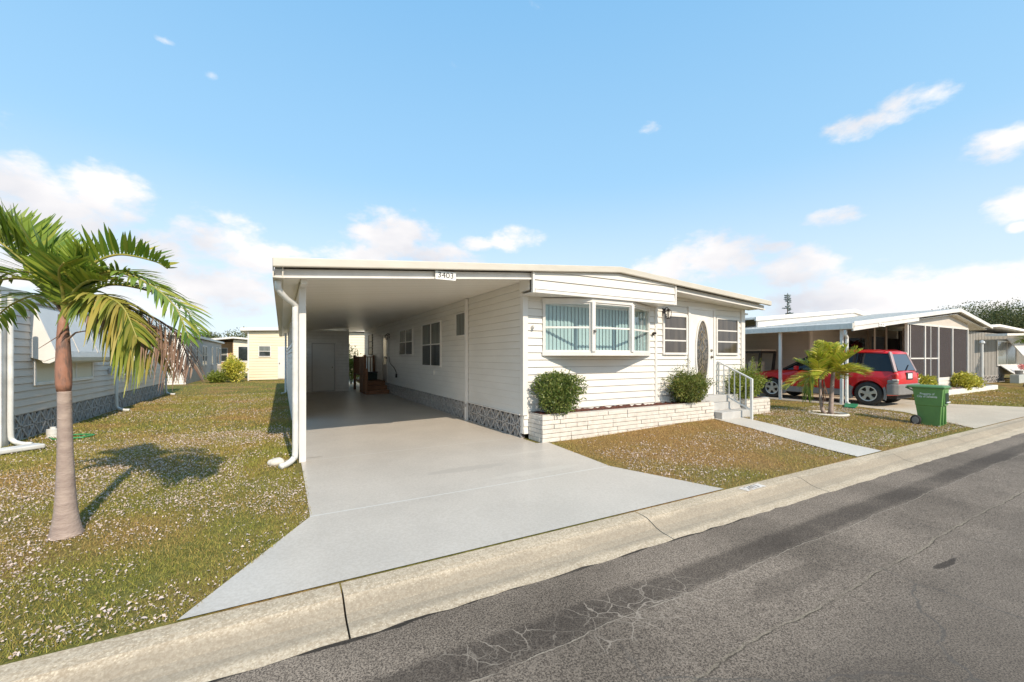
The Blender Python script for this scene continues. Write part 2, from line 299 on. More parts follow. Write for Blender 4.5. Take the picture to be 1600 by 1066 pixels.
# ------------------------------------------------------------------ helpers
def link(o, parent=None):
    col.objects.link(o)
    if parent is not None: o.parent = parent
    return o
def tag(o, label=None, cat=None, group=None, kind=None):
    for k, v in (('label', label), ('category', cat), ('group', group), ('kind', kind)):
        if v: o[k] = v
    return o
def thing(name, label, cat, loc=(0, 0, 0), rz=0, group=None):
    o = bpy.data.objects.new(name, None); o.empty_display_size = .2; link(o)
    o.location = loc; o.rotation_euler = (0, 0, rz)
    return tag(o, label, cat, group)
def copy_tree(o, parent=None):
    c = o.copy(); link(c)
    if parent is not None: c.parent = parent
    for ch in list(o.children): copy_tree(ch, c)
    return c
class MB:
    def __init__(s): s.v = []; s.f = []; s.M = Matrix.Identity(4); s.smooth = False
    def add(s, vs, fs):
        k = len(s.v); s.v += [tuple(s.M @ Vector(p)) for p in vs]; s.f += [tuple(k+i for i in f) for f in fs]; return s
    def box(s, x0, x1, y0, y1, z0, z1):
        return s.add([(x0,y0,z0),(x1,y0,z0),(x1,y1,z0),(x0,y1,z0),(x0,y0,z1),(x1,y0,z1),(x1,y1,z1),(x0,y1,z1)],
                     [(0,3,2,1),(4,5,6,7),(0,1,5,4),(1,2,6,5),(2,3,7,6),(3,0,4,7)])
    def prism(s, pts, axis, a, b):
        """2D outline extruded along axis from a to b. axis 'x': pts=(y,z); 'y': (x,z); 'z': (x,y)"""
        def P(p, t): return {'x': (t, p[0], p[1]), 'y': (p[0], t, p[1]), 'z': (p[0], p[1], t)}[axis]
        n = len(pts)
        return s.add([P(p, a) for p in pts]+[P(p, b) for p in pts], [tuple(range(n))[::-1], tuple(range(n, 2*n))]+[(i, (i+1) % n, n+(i+1) % n, n+i) for i in range(n)])
    def tube(s, path, r, n=8, cap=True):
        path = [Vector(p) for p in path]; rs = r if isinstance(r, (list, tuple)) else [r]*len(path)
        vs = []; up = None
        for i, p in enumerate(path):
            t = (path[min(i+1, len(path)-1)]-path[max(i-1, 0)]).normalized()
            if up is None: up = Vector((0, 0, 1)) if abs(t.z) < .9 else Vector((1, 0, 0))
            a = (up - t*up.dot(t)).normalized(); up = a; b = t.cross(a)
            vs += [p+(a*math.cos(2*math.pi*k/n)+b*math.sin(2*math.pi*k/n))*rs[i] for k in range(n)]
        fs = [(i*n+k, i*n+(k+1) % n, (i+1)*n+(k+1) % n, (i+1)*n+k) for i in range(len(path)-1) for k in range(n)]
        if cap: fs += [tuple(range(n))[::-1], tuple(range((len(path)-1)*n, len(path)*n))]
        return s.add(vs, fs)
    def bar(s, p, q, w, d=None, up=(0, 0, 1)):
        """rectangular bar from p to q"""
        d = w if d is None else d
        p, q = Vector(p), Vector(q); t = (q-p).normalized(); u = Vector(up)
        if abs(t.dot(u)) > .95: u = Vector((1, 0, 0))
        a = t.cross(u).normalized()*w/2; b = a.cross(t).normalized()*d/2
        vs = [p-a-b, p+a-b, p+a+b, p-a+b, q-a-b, q+a-b, q+a+b, q-a+b]
        return s.add(vs, [(0,3,2,1),(4,5,6,7),(0,1,5,4),(1,2,6,5),(2,3,7,6),(3,0,4,7)])
    def lathe(s, prof, n=24, axis='z', c=(0, 0, 0)):
        vs = []
        for (r, h) in prof:
            for k in range(n):
                a = 2*math.pi*k/n; x, y = r*math.cos(a), r*math.sin(a)
                p = {'z': (x, y, h), 'x': (h, x, y), 'y': (x, h, y)}[axis]; vs.append((p[0]+c[0], p[1]+c[1], p[2]+c[2]))
        fs = [(i*n+k, i*n+(k+1) % n, (i+1)*n+(k+1) % n, (i+1)*n+k) for i in range(len(prof)-1) for k in range(n)]
        return s.add(vs, fs)
    def build(s, name, m, parent=None, smooth=False, bevel=0, recalc=True):
        me = bpy.data.meshes.new(name); me.from_pydata(s.v, [], s.f); me.materials.append(m)
        if recalc:
            bm = bmesh.new(); bm.from_mesh(me); bmesh.ops.recalc_face_normals(bm, faces=bm.faces); bm.to_mesh(me); bm.free()
        if smooth: me.polygons.foreach_set('use_smooth', [True]*len(me.polygons))
        o = bpy.data.objects.new(name, me); link(o, parent)
        if bevel:
            b = o.modifiers.new('bevel', 'BEVEL'); b.width = bevel; b.segments = 2; b.limit_method = 'ANGLE'
        return o
def frame(ox, oy, ang_deg, oz=0):
    """local (s, n, z): s along the wall, -y_local is outward"""
    return Matrix.Translation((ox, oy, oz)) @ Matrix.Rotation(R(ang_deg), 4, 'Z')
def fast(name, V, m, parent=None, tint=None, smooth=False):
    """V: (N,k,3) independent polygons"""
    n, k, _ = V.shape; me = bpy.data.meshes.new(name)
    me.vertices.add(n*k); me.vertices.foreach_set('co', V.reshape(-1).astype(np.float32))
    me.loops.add(n*k); me.loops.foreach_set('vertex_index', np.arange(n*k, dtype=np.int32))
    me.polygons.add(n); me.polygons.foreach_set('loop_start', np.arange(0, n*k, k, dtype=np.int32)); me.polygons.foreach_set('loop_total', np.full(n, k, dtype=np.int32))
    if tint is not None:
        a = me.color_attributes.new('tint', 'FLOAT_COLOR', 'POINT'); c = np.ones((n, k, 4), np.float32); c[:, :, :3] = tint[:, None, :]; a.data.foreach_set('color', c.reshape(-1))
    me.update(); me.validate(); me.materials.append(m)
    o = bpy.data.objects.new(name, me); return link(o, parent)
def text(s, size, M, m, parent, name, ext=.002, sx=1):
    cu = bpy.data.curves.new(name, 'FONT'); cu.body = s; cu.size = size; cu.extrude = ext; cu.align_x = 'CENTER'; cu.align_y = 'CENTER'; cu.space_line = .85
    o = bpy.data.objects.new(name+'_tmp', cu); col.objects.link(o)
    me = bpy.data.meshes.new_from_object(o.evaluated_get(bpy.context.evaluated_depsgraph_get())); bpy.data.objects.remove(o); bpy.data.curves.remove(cu)
    me.transform(M @ Matrix.Diagonal((sx, 1, 1, 1))); me.materials.clear(); me.materials.append(m)
    q = bpy.data.objects.new(name, me); return link(q, parent)
def sm(x, a, b):
    t = np.clip((x-a)/(b-a), 0, 1); return t*t*(3-2*t)
def g(x, y):
    """ground height"""
    return -.1*(1-np.clip((y-3.15)/2.85, 0, 1)) + .09*sm(x, 4.0, 8.3)*(1-sm(x, 11.5, 14.5))*sm(y, 3.3, 5.8)

def clip_poly(poly, top):
    """clip (s,z) polygon under the piecewise-linear roof line top=[(s,z)..] given one segment"""
    (s0, z0), (s1, z1) = top
    f = lambda p: (z0+(z1-z0)*(p[0]-s0)/(s1-s0))-p[1]
    out = []
    for i in range(len(poly)):
        a, b = poly[i], poly[(i+1) % len(poly)]; fa, fb = f(a), f(b)
        if fa >= 0: out.append(a)
        if (fa >= 0) != (fb >= 0):
            t = fa/(fa-fb); out.append((a[0]+(b[0]-a[0])*t, a[1]+(b[1]-a[1])*t))
    return out
def siding(Mx, s0, s1, z0, top, m, parent, name='wall', pitch=.135, holes=(), thick=.10, jm=None):
    """lap siding on local plane y=0 facing -y. top = height or [(s,z),...]. holes: (sa,sb,za,zb) left open"""
    if isinstance(top, (int, float)): top = [(s0, top), (s1, top)]
    b = MB(); b.M = Mx; joints = []
    zmax = max(z for _, z in top)
    segs = [(max(a[0], s0), min(c[0], s1), a, c) for a, c in zip(top[:-1], top[1:])]
    rects = []
    for (a, c, p, q) in segs:
        z = z0
        while z < zmax:
            zb, zt = z, z+pitch
            # split course at hole borders
            ss = sorted({a, c} | {h for H in holes for h in H[:2] if a < h < c})
            zs = sorted({zb, zt} | {h for H in holes for h in H[2:] if zb < h < zt})
            for i in range(len(ss)-1):
                for j in range(len(zs)-1):
                    sm_, zm = (ss[i]+ss[i+1])/2, (zs[j]+zs[j+1])/2
                    if any(H[0] < sm_ < H[1] and H[2] < zm < H[3] for H in holes): continue
                    rects.append((ss[i], ss[i+1], zs[j], zs[j+1], zb, p, q))
            z = zt
    for (a, c, za, zb_, base, p, q) in rects:
        poly = clip_poly([(a, za), (c, za), (c, zb_), (a, zb_)], (p, q))
        if len(poly) < 3: continue
        off = lambda z: -(.002+.024*max(0, 1-(z-base)/pitch)**.8)
        if zb_-base > pitch-1e-4 and zb_-za > .02:
            lo_ = clip_poly([(a, za), (c, za), (c, zb_-.007), (a, zb_-.007)], (p, q)); hi_ = clip_poly([(a, zb_-.007), (c, zb_-.007), (c, zb_), (a, zb_)], (p, q))
            if len(hi_) > 2: joints.append(len(b.f)); b.add([(s, off(z), z) for s, z in hi_], [tuple(range(len(hi_)))])  # top strip of the course carries the painted lap shadow
            poly = lo_
            if len(poly) < 3: continue
        b.add([(s, off(z), z) for s, z in poly], [tuple(range(len(poly)))])
        if abs(za-base) < 1e-6: b.add([(a, off(base), base), (c, off(base), base), (c, -.001, base), (a, -.001, base)], [(0, 1, 2, 3)])
    # backing slab
    if not holes:
        pts = [(s0, z0)]+[(s1, z0)]+[(max(s0, min(s1, s)), z) for s, z in reversed(top)]
        b.prism(pts, 'y', 0.002, thick)
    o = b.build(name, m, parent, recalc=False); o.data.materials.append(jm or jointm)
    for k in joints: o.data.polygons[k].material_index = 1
    return o
def window(parent, Mx, s0, s1, z0, z1, cols=2, rows=2, fr=.05, proud=.045, upper=curtain, lower=glassd, name='window', fm=None):
    """framed window: frame part with pane sub-parts"""
    fm = fm or trim
    f = MB(); f.M = Mx; b = f.box
    b(s0-fr, s0, -proud, 0, z0-fr, z1+fr); b(s1, s1+fr, -proud, 0, z0-fr, z1+fr)
    b(s0, s1, -proud, 0, z1, z1+fr); b(s0, s1, -proud-.012, 0, z0-fr, z0)
    for i in range(1, cols): s = s0+(s1-s0)*i/cols; b(s-.022, s+.022, -proud+.006, 0, z0, z1)
    for j in range(1, rows):
        z = z0+(z1-z0)*j/rows; b(s0, s1, -proud+.012, 0, z-.016, z+.016)
    w = f.build(name, fm, parent, bevel=.003)
    for j in range(rows):
        q = MB(); q.M = Mx; q.box(s0, s1, -.026, -.021, z0+(z1-z0)*j/rows+.016*(j > 0), z0+(z1-z0)*(j+1)/rows-.016*(j < rows-1)); q.build('pane', upper if j >= rows/2 else lower, w)
    return w
def vpath(pts, n=6):
    """smooth catmull-rom"""
    P = [Vector(p) for p in pts]; P = [P[0]*2-P[1]]+P+[P[-1]*2-P[-2]]; out = []
    for i in range(1, len(P)-2):
        for k in range(n):
            t = k/n; a, b, c, d = P[i-1:i+3]
            out.append(.5*((2*b)+(c-a)*t+(2*a-5*b+4*c-d)*t*t+(3*b-a-3*c+d)*t**3))
    out.append(P[-2]); return out

# ------------------------------------------------------------------ ground sheets
KA = R(-.42)                                           # the street runs very slightly askew to the lots
def yk(x, y): return y + math.tan(KA)*x*max(0, min(1, (4.5-y)/1.3+.0)) if y > 3.2 else y+math.tan(KA)*x
def grid(xs, ys, zf, m, name, kind='structure', dz=0, xf=None, skew=True):
    b = MB(); vs = []
    for y in ys:
        for x in xs:
            X = x if xf is None else xf(x, y)
            Y = yk(X, y) if skew else y
            vs.append((X, Y, zf(X, y)+dz))
    nx = len(xs)
    b.add(vs, [(j*nx+i, j*nx+i+1, (j+1)*nx+i+1, (j+1)*nx+i) for j in range(len(ys)-1) for i in range(nx-1)])
    o = b.build(name, m, None, smooth=True, recalc=False); return tag(o, kind=kind)
def zl(x, y):
    return float(g(x, y)) if y >= 3.1 else -.45
xs = [-900, -200, -60]+[round(-24+.5*i, 2) for i in range(130)]+[60, 200, 900]
lo = grid(xs, [-900, -60, 3.0, 3.1, 3.2, 3.5, 3.9, 4.3, 4.7, 5.2, 5.8, 6.3, 8, 12, 20, 60, 300, 1500], zl, lawnm, 'ground', skew=True)
lo['label'] = 'flat lawn ground running back between the homes'
rj = random.Random(4); rxs = [-60, -20, -8, -4]+[round(-3+.16*i, 3) for i in range(170)]+[30, 40, 80, 160]; rjit = {x: rj.uniform(-.015, .012) for x in rxs}
grid(rxs, [-6, -3, 0, 1.5, 2.2, 2.5, 2.655], lambda x, y: -.192-.004*(2.66-y), asphalt, 'road')
for v in bpy.data.objects['road'].data.vertices[-len(rxs):]: v.co.y += rj.uniform(-.018, .012)
# kerb segments with open joints
kx = [-19.5+2.83*i for i in range(33)]; kb = MB()
jo = [.36-2.83*7+2.83*i for i in range(33)]
prof = [(3.155, -.098), (3.05, -.10), (2.99, -.108), (2.93, -.135), (2.87, -.165), (2.8, -.183), (2.72, -.189), (2.60, -.204), (2.60, -.3), (3.155, -.3)]
def outl(y, x): return y
for a, c in zip(jo[:-1], jo[1:]):
    n = len(prof); xa, xc = a+.006, c-.006
    vs = [(xa, yk(xa, y), z) for y, z in prof]+[(xc, yk(xc, y), z) for y, z in prof]
    kb.add(vs, [tuple(range(n)), tuple(range(n, 2*n))[::-1]]+[(i, (i+1) % n, n+(i+1) % n, n+i) for i in range(n)])
tag(kb.build('kerb', kerbm, None), kind='structure')
# driveway: flared apron + carport slab
def dx(x, y):      # x in 0..1 across
    f = max(0, min(1, (4.45-y)/1.3)); f = f**1.0
    return (.24-.80*f)+((4.06+.60*f)-(.24-.80*f))*x if y < 6.05 else .24+(3.84-.24)*x
dv = grid([i/8 for i in range(9)], [3.16, 3.6, 4.0, 4.45, 5.2, 6.0, 6.06, 8, 12, 19.4, 30], lambda x, y: float(g(min(x, 4), y)), drivem, 'driveway', dz=.014, xf=dx)
# front walk
grid([0, .5, 1], [3.16, 3.6, 4.2, 5.0, 6.0], lambda x, y: float(g(x, y)), walkm, 'walkway', dz=.014, xf=lambda x, y: 8.02+.5*(y-3.15)/2.6+.86*x)
def ndx(x, y):
    f = max(0, min(1, (4.8-y)/1.65)); a = 15.15-1.7*f; c = 19.1+1.8*f; return a+(c-a)*x
grid([i/6 for i in range(7)], [3.16, 3.5, 4.1, 4.8, 6, 9, 14, 20], lambda x, y: float(g(x, y)), ndrivem, 'neighbour_driveway', dz=.014, xf=ndx)
# painted house number on the kerb
kn = thing('kerb_number', 'worn white painted patch with a faded number on the kerb', 'painted number', (5.05, 3.02, -.09))
b = MB(); b.M = Matrix.Rotation(R(24), 4, 'X')
kp = MB(); kp.add([(-.19, -.06, -.012), (.21, -.055, -.012), (.20, .05, -.003), (-.20, .045, -.003)], [(0, 1, 2, 3)]); kp.build('paint_patch', mat('worn_white_paint', (.66, .62, .58), .8, (.50, .43, .34), 22, ramp=(.42, .56)), kn, recalc=False)
text('2411', .115, Matrix.Translation((0, -.004, -.004)) @ Matrix.Rotation(R(5), 4, 'X'), mat('faded_black_paint', (.20, .18, .17), .8, (.5, .45, .4), 30, ramp=(.40, .5)), kn, 'painted_digits', .0005, 1.05)

# ------------------------------------------------------------------ block screens (decorative breeze-block skirting)
def screen_blocks(Mx, s0, s1, z0, z1, parent, name='block_skirting', bw=.42):
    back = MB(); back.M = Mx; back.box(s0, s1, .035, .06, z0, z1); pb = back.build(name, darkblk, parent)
    n = max(1, round((s1-s0)/bw)); w = (s1-s0)/n; f = MB(); f.M = Mx; H = z1-z0; t = .022
    f.box(s0, s1, -.012, .034, z1-t, z1); f.box(s0, s1, -.012, .034, z0, z0+t)
    for i in range(n):
        a = s0+i*w; c = a+w/2; zc = (z0+z1)/2
        f.box(a-.009, a+.009, -.014, .033, z0+t, z1-t)
        d = .010
        for sx in (-1, 1):
            for sz in (-1, 1):
                f.bar((c, 0, zc), (c+sx*(w/2-.004), 0, zc+sz*(H/2-t)), .034, .03, up=(0, 1, 0))
                f.bar((c+sx*w*.30, .004, zc+sz*.004), (c+sx*w*.09, .004, zc+sz*(H/2-t)), .024, .026, up=(0, 1, 0))
        f.bar((c-w/2+.01, .002, zc), (c+w/2-.01, .002, zc), .024, .028, up=(0, 1, 0))
        f.box(c-.009, c+.009, -.010, .02, z0+t, z1-t)
    f.build('block_lattice', block, pb)
    return pb

# ------------------------------------------------------------------ main house
H = thing('mobile_home', 'white lap-sided manufactured home with attached open carport and bay window', 'house', (3.85, 6.5, 0))
H0 = Vector((3.85, 6.5, 0))
class Sh:      # shift world coords into the house frame
    pass
def off(o, root=H0):
    o.location = (-root.x, -root.y, -root.z) ; return o
F_ = frame(0, 6.5, 0); S_ = frame(3.85, 0, -90)      # S_: s = -y... outward -x
# local +x of S_ maps to world -y: so s = -y
bay_hole = (4.32, 6.98, 1.60, 2.52)
off(siding(F_, 3.85, 10.45, .10, [(3.85, 3.02), (5.69, 3.14), (10.45, 2.83)], white, H, 'front_wall', holes=[bay_hole]))
b = MB(); b.box(3.84, 4.32, 6.502, 6.6, .1, 2.9); b.box(6.98, 10.45, 6.502, 6.6, .1, 2.8); b.box(4.32, 6.98, 6.502, 6.6, .1, 1.6); b.box(4.32, 6.98, 6.502, 6.6, 2.52, 3.0); b.box(3.9, 10.4, 22.9, 23, .1, 2.8); b.box(10.35, 10.45, 6.6, 23, .1, 2.8)
off(b.build('wall_core', white, H))
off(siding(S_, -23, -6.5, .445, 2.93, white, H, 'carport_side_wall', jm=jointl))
sk = screen_blocks(S_, -23, -6.56, 0.0, .44, H); off(sk)
b = MB(); b.box(3.80, 3.85, 6.56, 23, .435, .452); off(b.build('skirting_ledge', trim, H))
# corner boards and vertical trims
b = MB(); b.box(3.815, 3.92, 6.455, 6.56, .44, 2.95); off(b.build('corner_trim', trim, H, bevel=.004))
b = MB(); b.box(10.34, 10.49, 6.455, 6.5, .1, 2.8); off(b.build('corner_trim', trim, H, bevel=.004))
b = MB(); b.box(7.21, 7.27, 6.462, 6.5, .1, 2.75); off(b.build('corner_trim', trim, H, bevel=.003))
# roof: gable slab
def rz(x):
    return 2.737+.0857*(x+.06) if x < 5.69 else 3.23-.0655*(x-5.69)
top = [(-.08, rz(-.08)), (5.69, 3.23), (10.72, rz(10.72))]
b = MB(); b.prism(top+[(x, z-.05) for x, z in reversed(top)], 'y', 6.0, 23.4); off(b.build('roof', roofm, H))
top2 = [(-.10, rz(-.10)+.006), (5.69, 3.236), (10.75, rz(10.75)+.006)]
b = MB(); b.prism(top2+[(x, z-.115) for x, z in reversed(top2)], 'y', 5.93, 6.0); off(b.build('roof_fascia', roofm, H, bevel=.012))
# under-fascia beam (carport, right)
def sl(x0, x1, dz0, dz1, y0, y1, m, name, lip=True):
    b = MB(); b.prism([(x0, rz(x0)-dz0), (x1, rz(x1)-dz0), (x1, rz(x1)-dz1), (x0, rz(x0)-dz1)], 'y', y0, y1); o = off(b.build(name, m, H, bevel=.004))
    if lip:
        b = MB(); b.prism([(x0, rz(x0)-dz1), (x1, rz(x1)-dz1), (x1, rz(x1)-dz1-.028), (x0, rz(x0)-dz1-.028)], 'y', y0-.03, y1); b.build('beam_lip', trim, o)
    return o
sl(-.08, 3.75, .115, .205, 6.07, 6.12, trim, 'carport_beam')
sl(7.33, 10.66, .105, .19, 6.07, 6.12, trim, 'eave_beam')
# carport ceiling panels (ribbed)
b = MB()
cz = lambda x: 2.52+.0935*(x+.06)
ys_ = np.arange(6.1, 23.3, .305)
for i, y in enumerate(ys_[:-1]):
    for (x0, x1) in ((.02, 3.86),):
        y1 = ys_[i+1]
        b.add([(x0, y, cz(x0)), (x1, y, cz(x1)), (x1, y+.297, cz(x1)), (x0, y+.297, cz(x0)), (x1, y1, cz(x1)+.004), (x0, y1, cz(x0)+.004), (x0, y+.297, cz(x0)+.004), (x1, y+.297, cz(x1)+.004)], [(0, 1, 2, 3), (6, 7, 4, 5), (3, 2, 7, 6)])
off(b.build('carport_ceiling', ceilm, H, recalc=False))
# right soffit
b = MB(); b.prism([(7.3, rz(7.3)-.21), (10.66, rz(10.66)-.19), (10.66, rz(10.66)-.17), (7.3, rz(7.3)-.19)], 'y', 6.1, 6.48); b.box(10.46, 10.66, 6.48, 23, 2.60, 2.64); off(b.build('soffit', ceilm, H))
# boxed gable overhang above bay
b = MB()
zt = lambda x: rz(x)-.11
b.prism([(3.76, 2.67), (7.30, 2.67), (7.30, zt(7.3)), (5.69, 3.12), (3.76, zt(3.76))], 'y', 6.03, 6.49)
ob = off(b.build('boxed_overhang', white, H))
sd_ = siding(frame(0, 6.028, 0), 3.76, 7.30, 2.67, [(3.76, zt(3.76)), (5.69, 3.12), (7.30, zt(7.3))], white, ob, 'siding_panel', pitch=.16)
b = MB(); b.box(3.735, 3.775, 5.99, 6.05, 2.60, zt(3.76)-.004); b.box(7.285, 7.325, 5.99, 6.05, 2.60, zt(7.3)-.004); b.box(3.775, 7.285, 5.975, 6.06, 2.60, 2.655); b.box(3.76, 7.3, 6.06, 6.49, 2.61, 2.625); b.build('overhang_trim', trim, ob, bevel=.003)
# carport posts and gutters
for y in (6.63, 9.6, 12.6, 15.6, 18.6):
    b = MB(); z1 = cz(.26)-.0; b.box(.215, .305, y-.045, y+.045, 0, z1)
    off(b.build('carport_post', trim, H, bevel=.006))
b = MB(); b.box(.225, .30, 6.2, 6.58, cz(.26)-.07, cz(.26)-.002); b.box(.22, .31, 6.68, 19.5, cz(.26)-.11, cz(.26)-.002); off(b.build('post_beam', trim, H, bevel=.004))
b = MB(); b.prism([(-.10, 2.50), (-.10, 2.64), (-.085, 2.64), (-.085, 2.515), (.005, 2.515), (.005, 2.66), (.02, 2.66), (.02, 2.50)], 'y', 6.0, 23.4)
off(b.build('gutter', roofm, H))
b = MB(); b.prism([(.02, 2.505), (.21, 2.53), (.21, 2.54), (.02, 2.52)], 'y', 6.1, 23.3); off(b.build('soffit', ceilm, H, recalc=False))
b = MB(); b.tube(vpath([(-.04, 6.2, 2.5), (-.03, 6.21, 2.38), (.06, 6.34, 2.28), (.155, 6.45, 2.22), (.165, 6.46, 2.08), (.165, 6.46, 1.0), (.165, 6.46, .22), (.14, 6.45, .10), (.06, 6.36, .055), (-.01, 6.28, .05)], 5), .040, 10)
off(b.build('downspout', pipe, H, smooth=True))
b = MB(); b.tube([(.14, 18.9, 2.45), (.14, 18.9, .1), (.0, 18.8, .05)], .035); off(b.build('downspout', pipe, H, smooth=True))
b = MB(); b.tube(vpath([(10.62, 6.6, 2.62), (10.62, 6.62, 2.5), (10.55, 6.6, 2.4), (10.53, 6.6, 2.2), (10.53, 6.6, .1)], 4), .045, 10); off(b.build('downspout', mat('gray_pipe', (.4, .4, .39), .5), H, smooth=True))
# pipe on the side wall and its bracket
b = MB(); b.box(3.76, 3.83, 9.0, 9.08, .0, 2.86); off(b.build('wall_post', trim, H, bevel=.008))
b = MB(); b.box(3.745, 3.77, 8.98, 9.1, .34, .40); off(b.build('pipe_bracket', block, H))
# storage room at the end of the carport
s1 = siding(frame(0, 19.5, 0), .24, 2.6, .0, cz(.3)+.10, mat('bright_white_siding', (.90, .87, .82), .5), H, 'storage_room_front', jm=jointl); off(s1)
b = MB(); b.box(2.55, 2.6, 19.6, 23, .03, 2.75); off(b.build('storage_room_side', white, H))
s2 = siding(frame(.235, 0, -90), -23, -11.1, .0, 1.9, mat('pale_outer_wall', (.74, .71, .67), .5), H, 'outer_carport_wall', thick=.03, jm=jointl); off(s2)  # kept low: opening added above to let sky light into the carport
fs = MB(); fs.M = frame(0, 19.5, 0); fs.box(1.08, 1.12, -.05, 0, .03, 2.12); fs.box(2.01, 2.05, -.05, 0, .03, 2.12); fs.box(1.12, 2.01, -.05, 0, 2.08, 2.12)
so_ = off(fs.build('storage_door', trim, H)); q = MB(); q.M = frame(0, 19.5, 0); q.box(1.14, 1.99, -.032, -.027, .05, 2.06); q.build('door_panel', white, so_); q = MB(); q.M = frame(0, 19.5, 0); q.box(1.12, 2.01, -.026, -.021, .03, 2.08); q.build('door_gap', jointm, so_)
q = MB(); q.M = frame(0, 19.5, 0); q.tube([(1.92, -.03, 1.05), (1.92, -.09, 1.05)], .035); q.build('door_knob', brass, so_)
# side-wall windows (s = -y)
for (ya, yb, z0, z1, c, r_) in ((10.95, 12.62, 1.26, 2.47, 2, 2), (13.75, 15.45, 1.60, 2.45, 2, 2)):
    off(window(H, S_, -yb, -ya, z0, z1, c, r_))
off(window(H, S_, -9.75, -9.12, 2.03, 2.56, 1, 1, fr=.03, upper=curtain, lower=curtain))
off(window(H, S_, -21.7, -20.8, 1.65, 2.55, 1, 3, fr=.05, upper=palew, lower=palew, fm=darkmetal))
fd = MB(); fd.M = S_; fd.box(-18.5, -18.44, -.05, 0, .5, 2.5); fd.box(-17.46, -17.4, -.05, 0, .5, 2.5); fd.box(-18.44, -17.46, -.05, 0, 2.44, 2.5)
d_ = off(fd.build('side_door', trim, H)); q = MB(); q.M = S_; q.box(-18.44, -17.46, -.03, -.02, .5, 2.44); q.build('door_panel', white, d_)
q = MB(); q.M = S_; q.box(-18.25, -17.65, -.035, -.031, 1.2, 2.3); q.build('door_glass', curtain, d_)
q = MB(); q.M = S_; q.tube([(-17.55, -.03, 1.45), (-17.55, -.10, 1.45)], .03); q.build('door_knob', brass, d_)
def coach_lamp(M_, parent):
    b = MB(); b.M = M_
    b.box(-.05, .05, -.02, 0, -.09, .09); b.tube(vpath([(0, -.01, .03), (0, -.06, .10), (0, -.12, .09), (0, -.13, .04)], 4), .009, 6)
    for sx in (-1, 1):
        for sy in (-1, 1): b.bar((sx*.05, -.13+sy*.05, .03), (sx*.035, -.13+sy*.035, -.14), .009)
    b.lathe([(.0, .08), (.03, .06), (.075, .03), (.075, .022), (0, .022)], 4, c=(0, -.13, 0)); b.lathe([(0, -.15), (.045, -.15), (.045, -.135), (0, -.135)], 8, c=(0, -.13, 0))
    o = off(b.build('wall_lamp', darkmetal, parent))
    q = MB(); q.M = M_; q.lathe([(.0, .02), (.035, .01), (.028, -.12), (0, -.13)], 8, c=(0, -.13, 0)); q.build('lamp_glass', paleplas, o); return o
coach_lamp(frame(7.50, 6.49, 0, 2.50), H); coach_lamp(Matrix.Translation((3.85, 17.2, 2.35)) @ Matrix.Rotation(R(-90), 4, 'Z'), H)
# outlet, hose bib, cables
b = MB(); b.M = S_; b.box(-11.6, -11.5, -.04, 0, .98, 1.12); off(b.build('outlet_box', trim, H, bevel=.004))
b = MB(); b.M = S_; b.tube(vpath([(-17.2, -.03, 1.5), (-16.9, -.05, 1.25), (-16.3, -.05, 1.1), (-15.95, -.05, .95), (-15.9, -.05, .85)], 4), .012, 6); b.box(-15.95, -15.85, -.07, -.02, .72, .86); off(b.build('cable', darkmetal, H))
for (x, z, m_) in ((4.02, 2.06, trim), (6.86+.28, 2.02, darkmetal)):
    b = MB(); b.M = frame(x, 6.48, 0, z); b.lathe([(0, -.09), (.026, -.085), (.03, -.03), (.018, 0)], 12, 'y'); b.box(-.02, .02, -.03, .0, -.05, .0)
    off(b.build('spotlight', m_, H, smooth=False))
# bay window
bz0, bz1 = 1.60, 2.52
P0, P1, P2, P3 = (4.25, 6.47), (5.07, 6.05), (6.07, 6.05), (7.03, 6.47)
bw = MB()
pl = [P0, P1, P2, P3]
bw.prism([(4.25, 6.50), (4.23, 6.455), (5.06, 6.02), (6.08, 6.02), (7.05, 6.455), (7.03, 6.5)], 'z', bz0-.075, bz0)
bw.prism([(4.25, 6.50), (4.23, 6.455), (5.06, 6.02), (6.08, 6.02), (7.05, 6.455), (7.03, 6.5)], 'z', bz1, bz1+.075)
def wallbar(p, q, t0, t1, w, z0, z1, d=.05):
    p, q = Vector((*p, 0)), Vector((*q, 0)); u = (q-p).normalized(); n = Vector((u.y, -u.x, 0)); a = p+u*t0
    bw.M = Matrix(((u.x, -n.x, 0, p.x), (u.y, -n.y, 0, p.y), (0, 0, 1, 0), (0, 0, 0, 1)))
    bw.box(t0, t1, -w, d-w, z0, z1); bw.M = Matrix.Identity(4)
def seglen(p, q): return math.hypot(q[0]-p[0], q[1]-p[1])
for (p, q) in ((P0, P1), (P1, P2), (P2, P3)):
    Ls = seglen(p, q)
    wallbar(p, q, 0, .05, .012, bz0, bz1); wallbar(p, q, Ls-.05, Ls, .012, bz0, bz1)
    wallbar(p, q, .05, Ls-.05, .008, bz0, bz0+.03); wallbar(p, q, .05, Ls-.05, .008, bz1-.03, bz1); wallbar(p, q, .05, Ls-.05, .006, 2.035, 2.07, .03)
bw.box(5.035, 5.115, 5.995, 6.06, bz0-.0, bz1+.0); bw.box(6.03, 6.10, 5.995, 6.06, bz0, bz1)
bay = off(bw.build('bay_window', trim, H, bevel=.003))
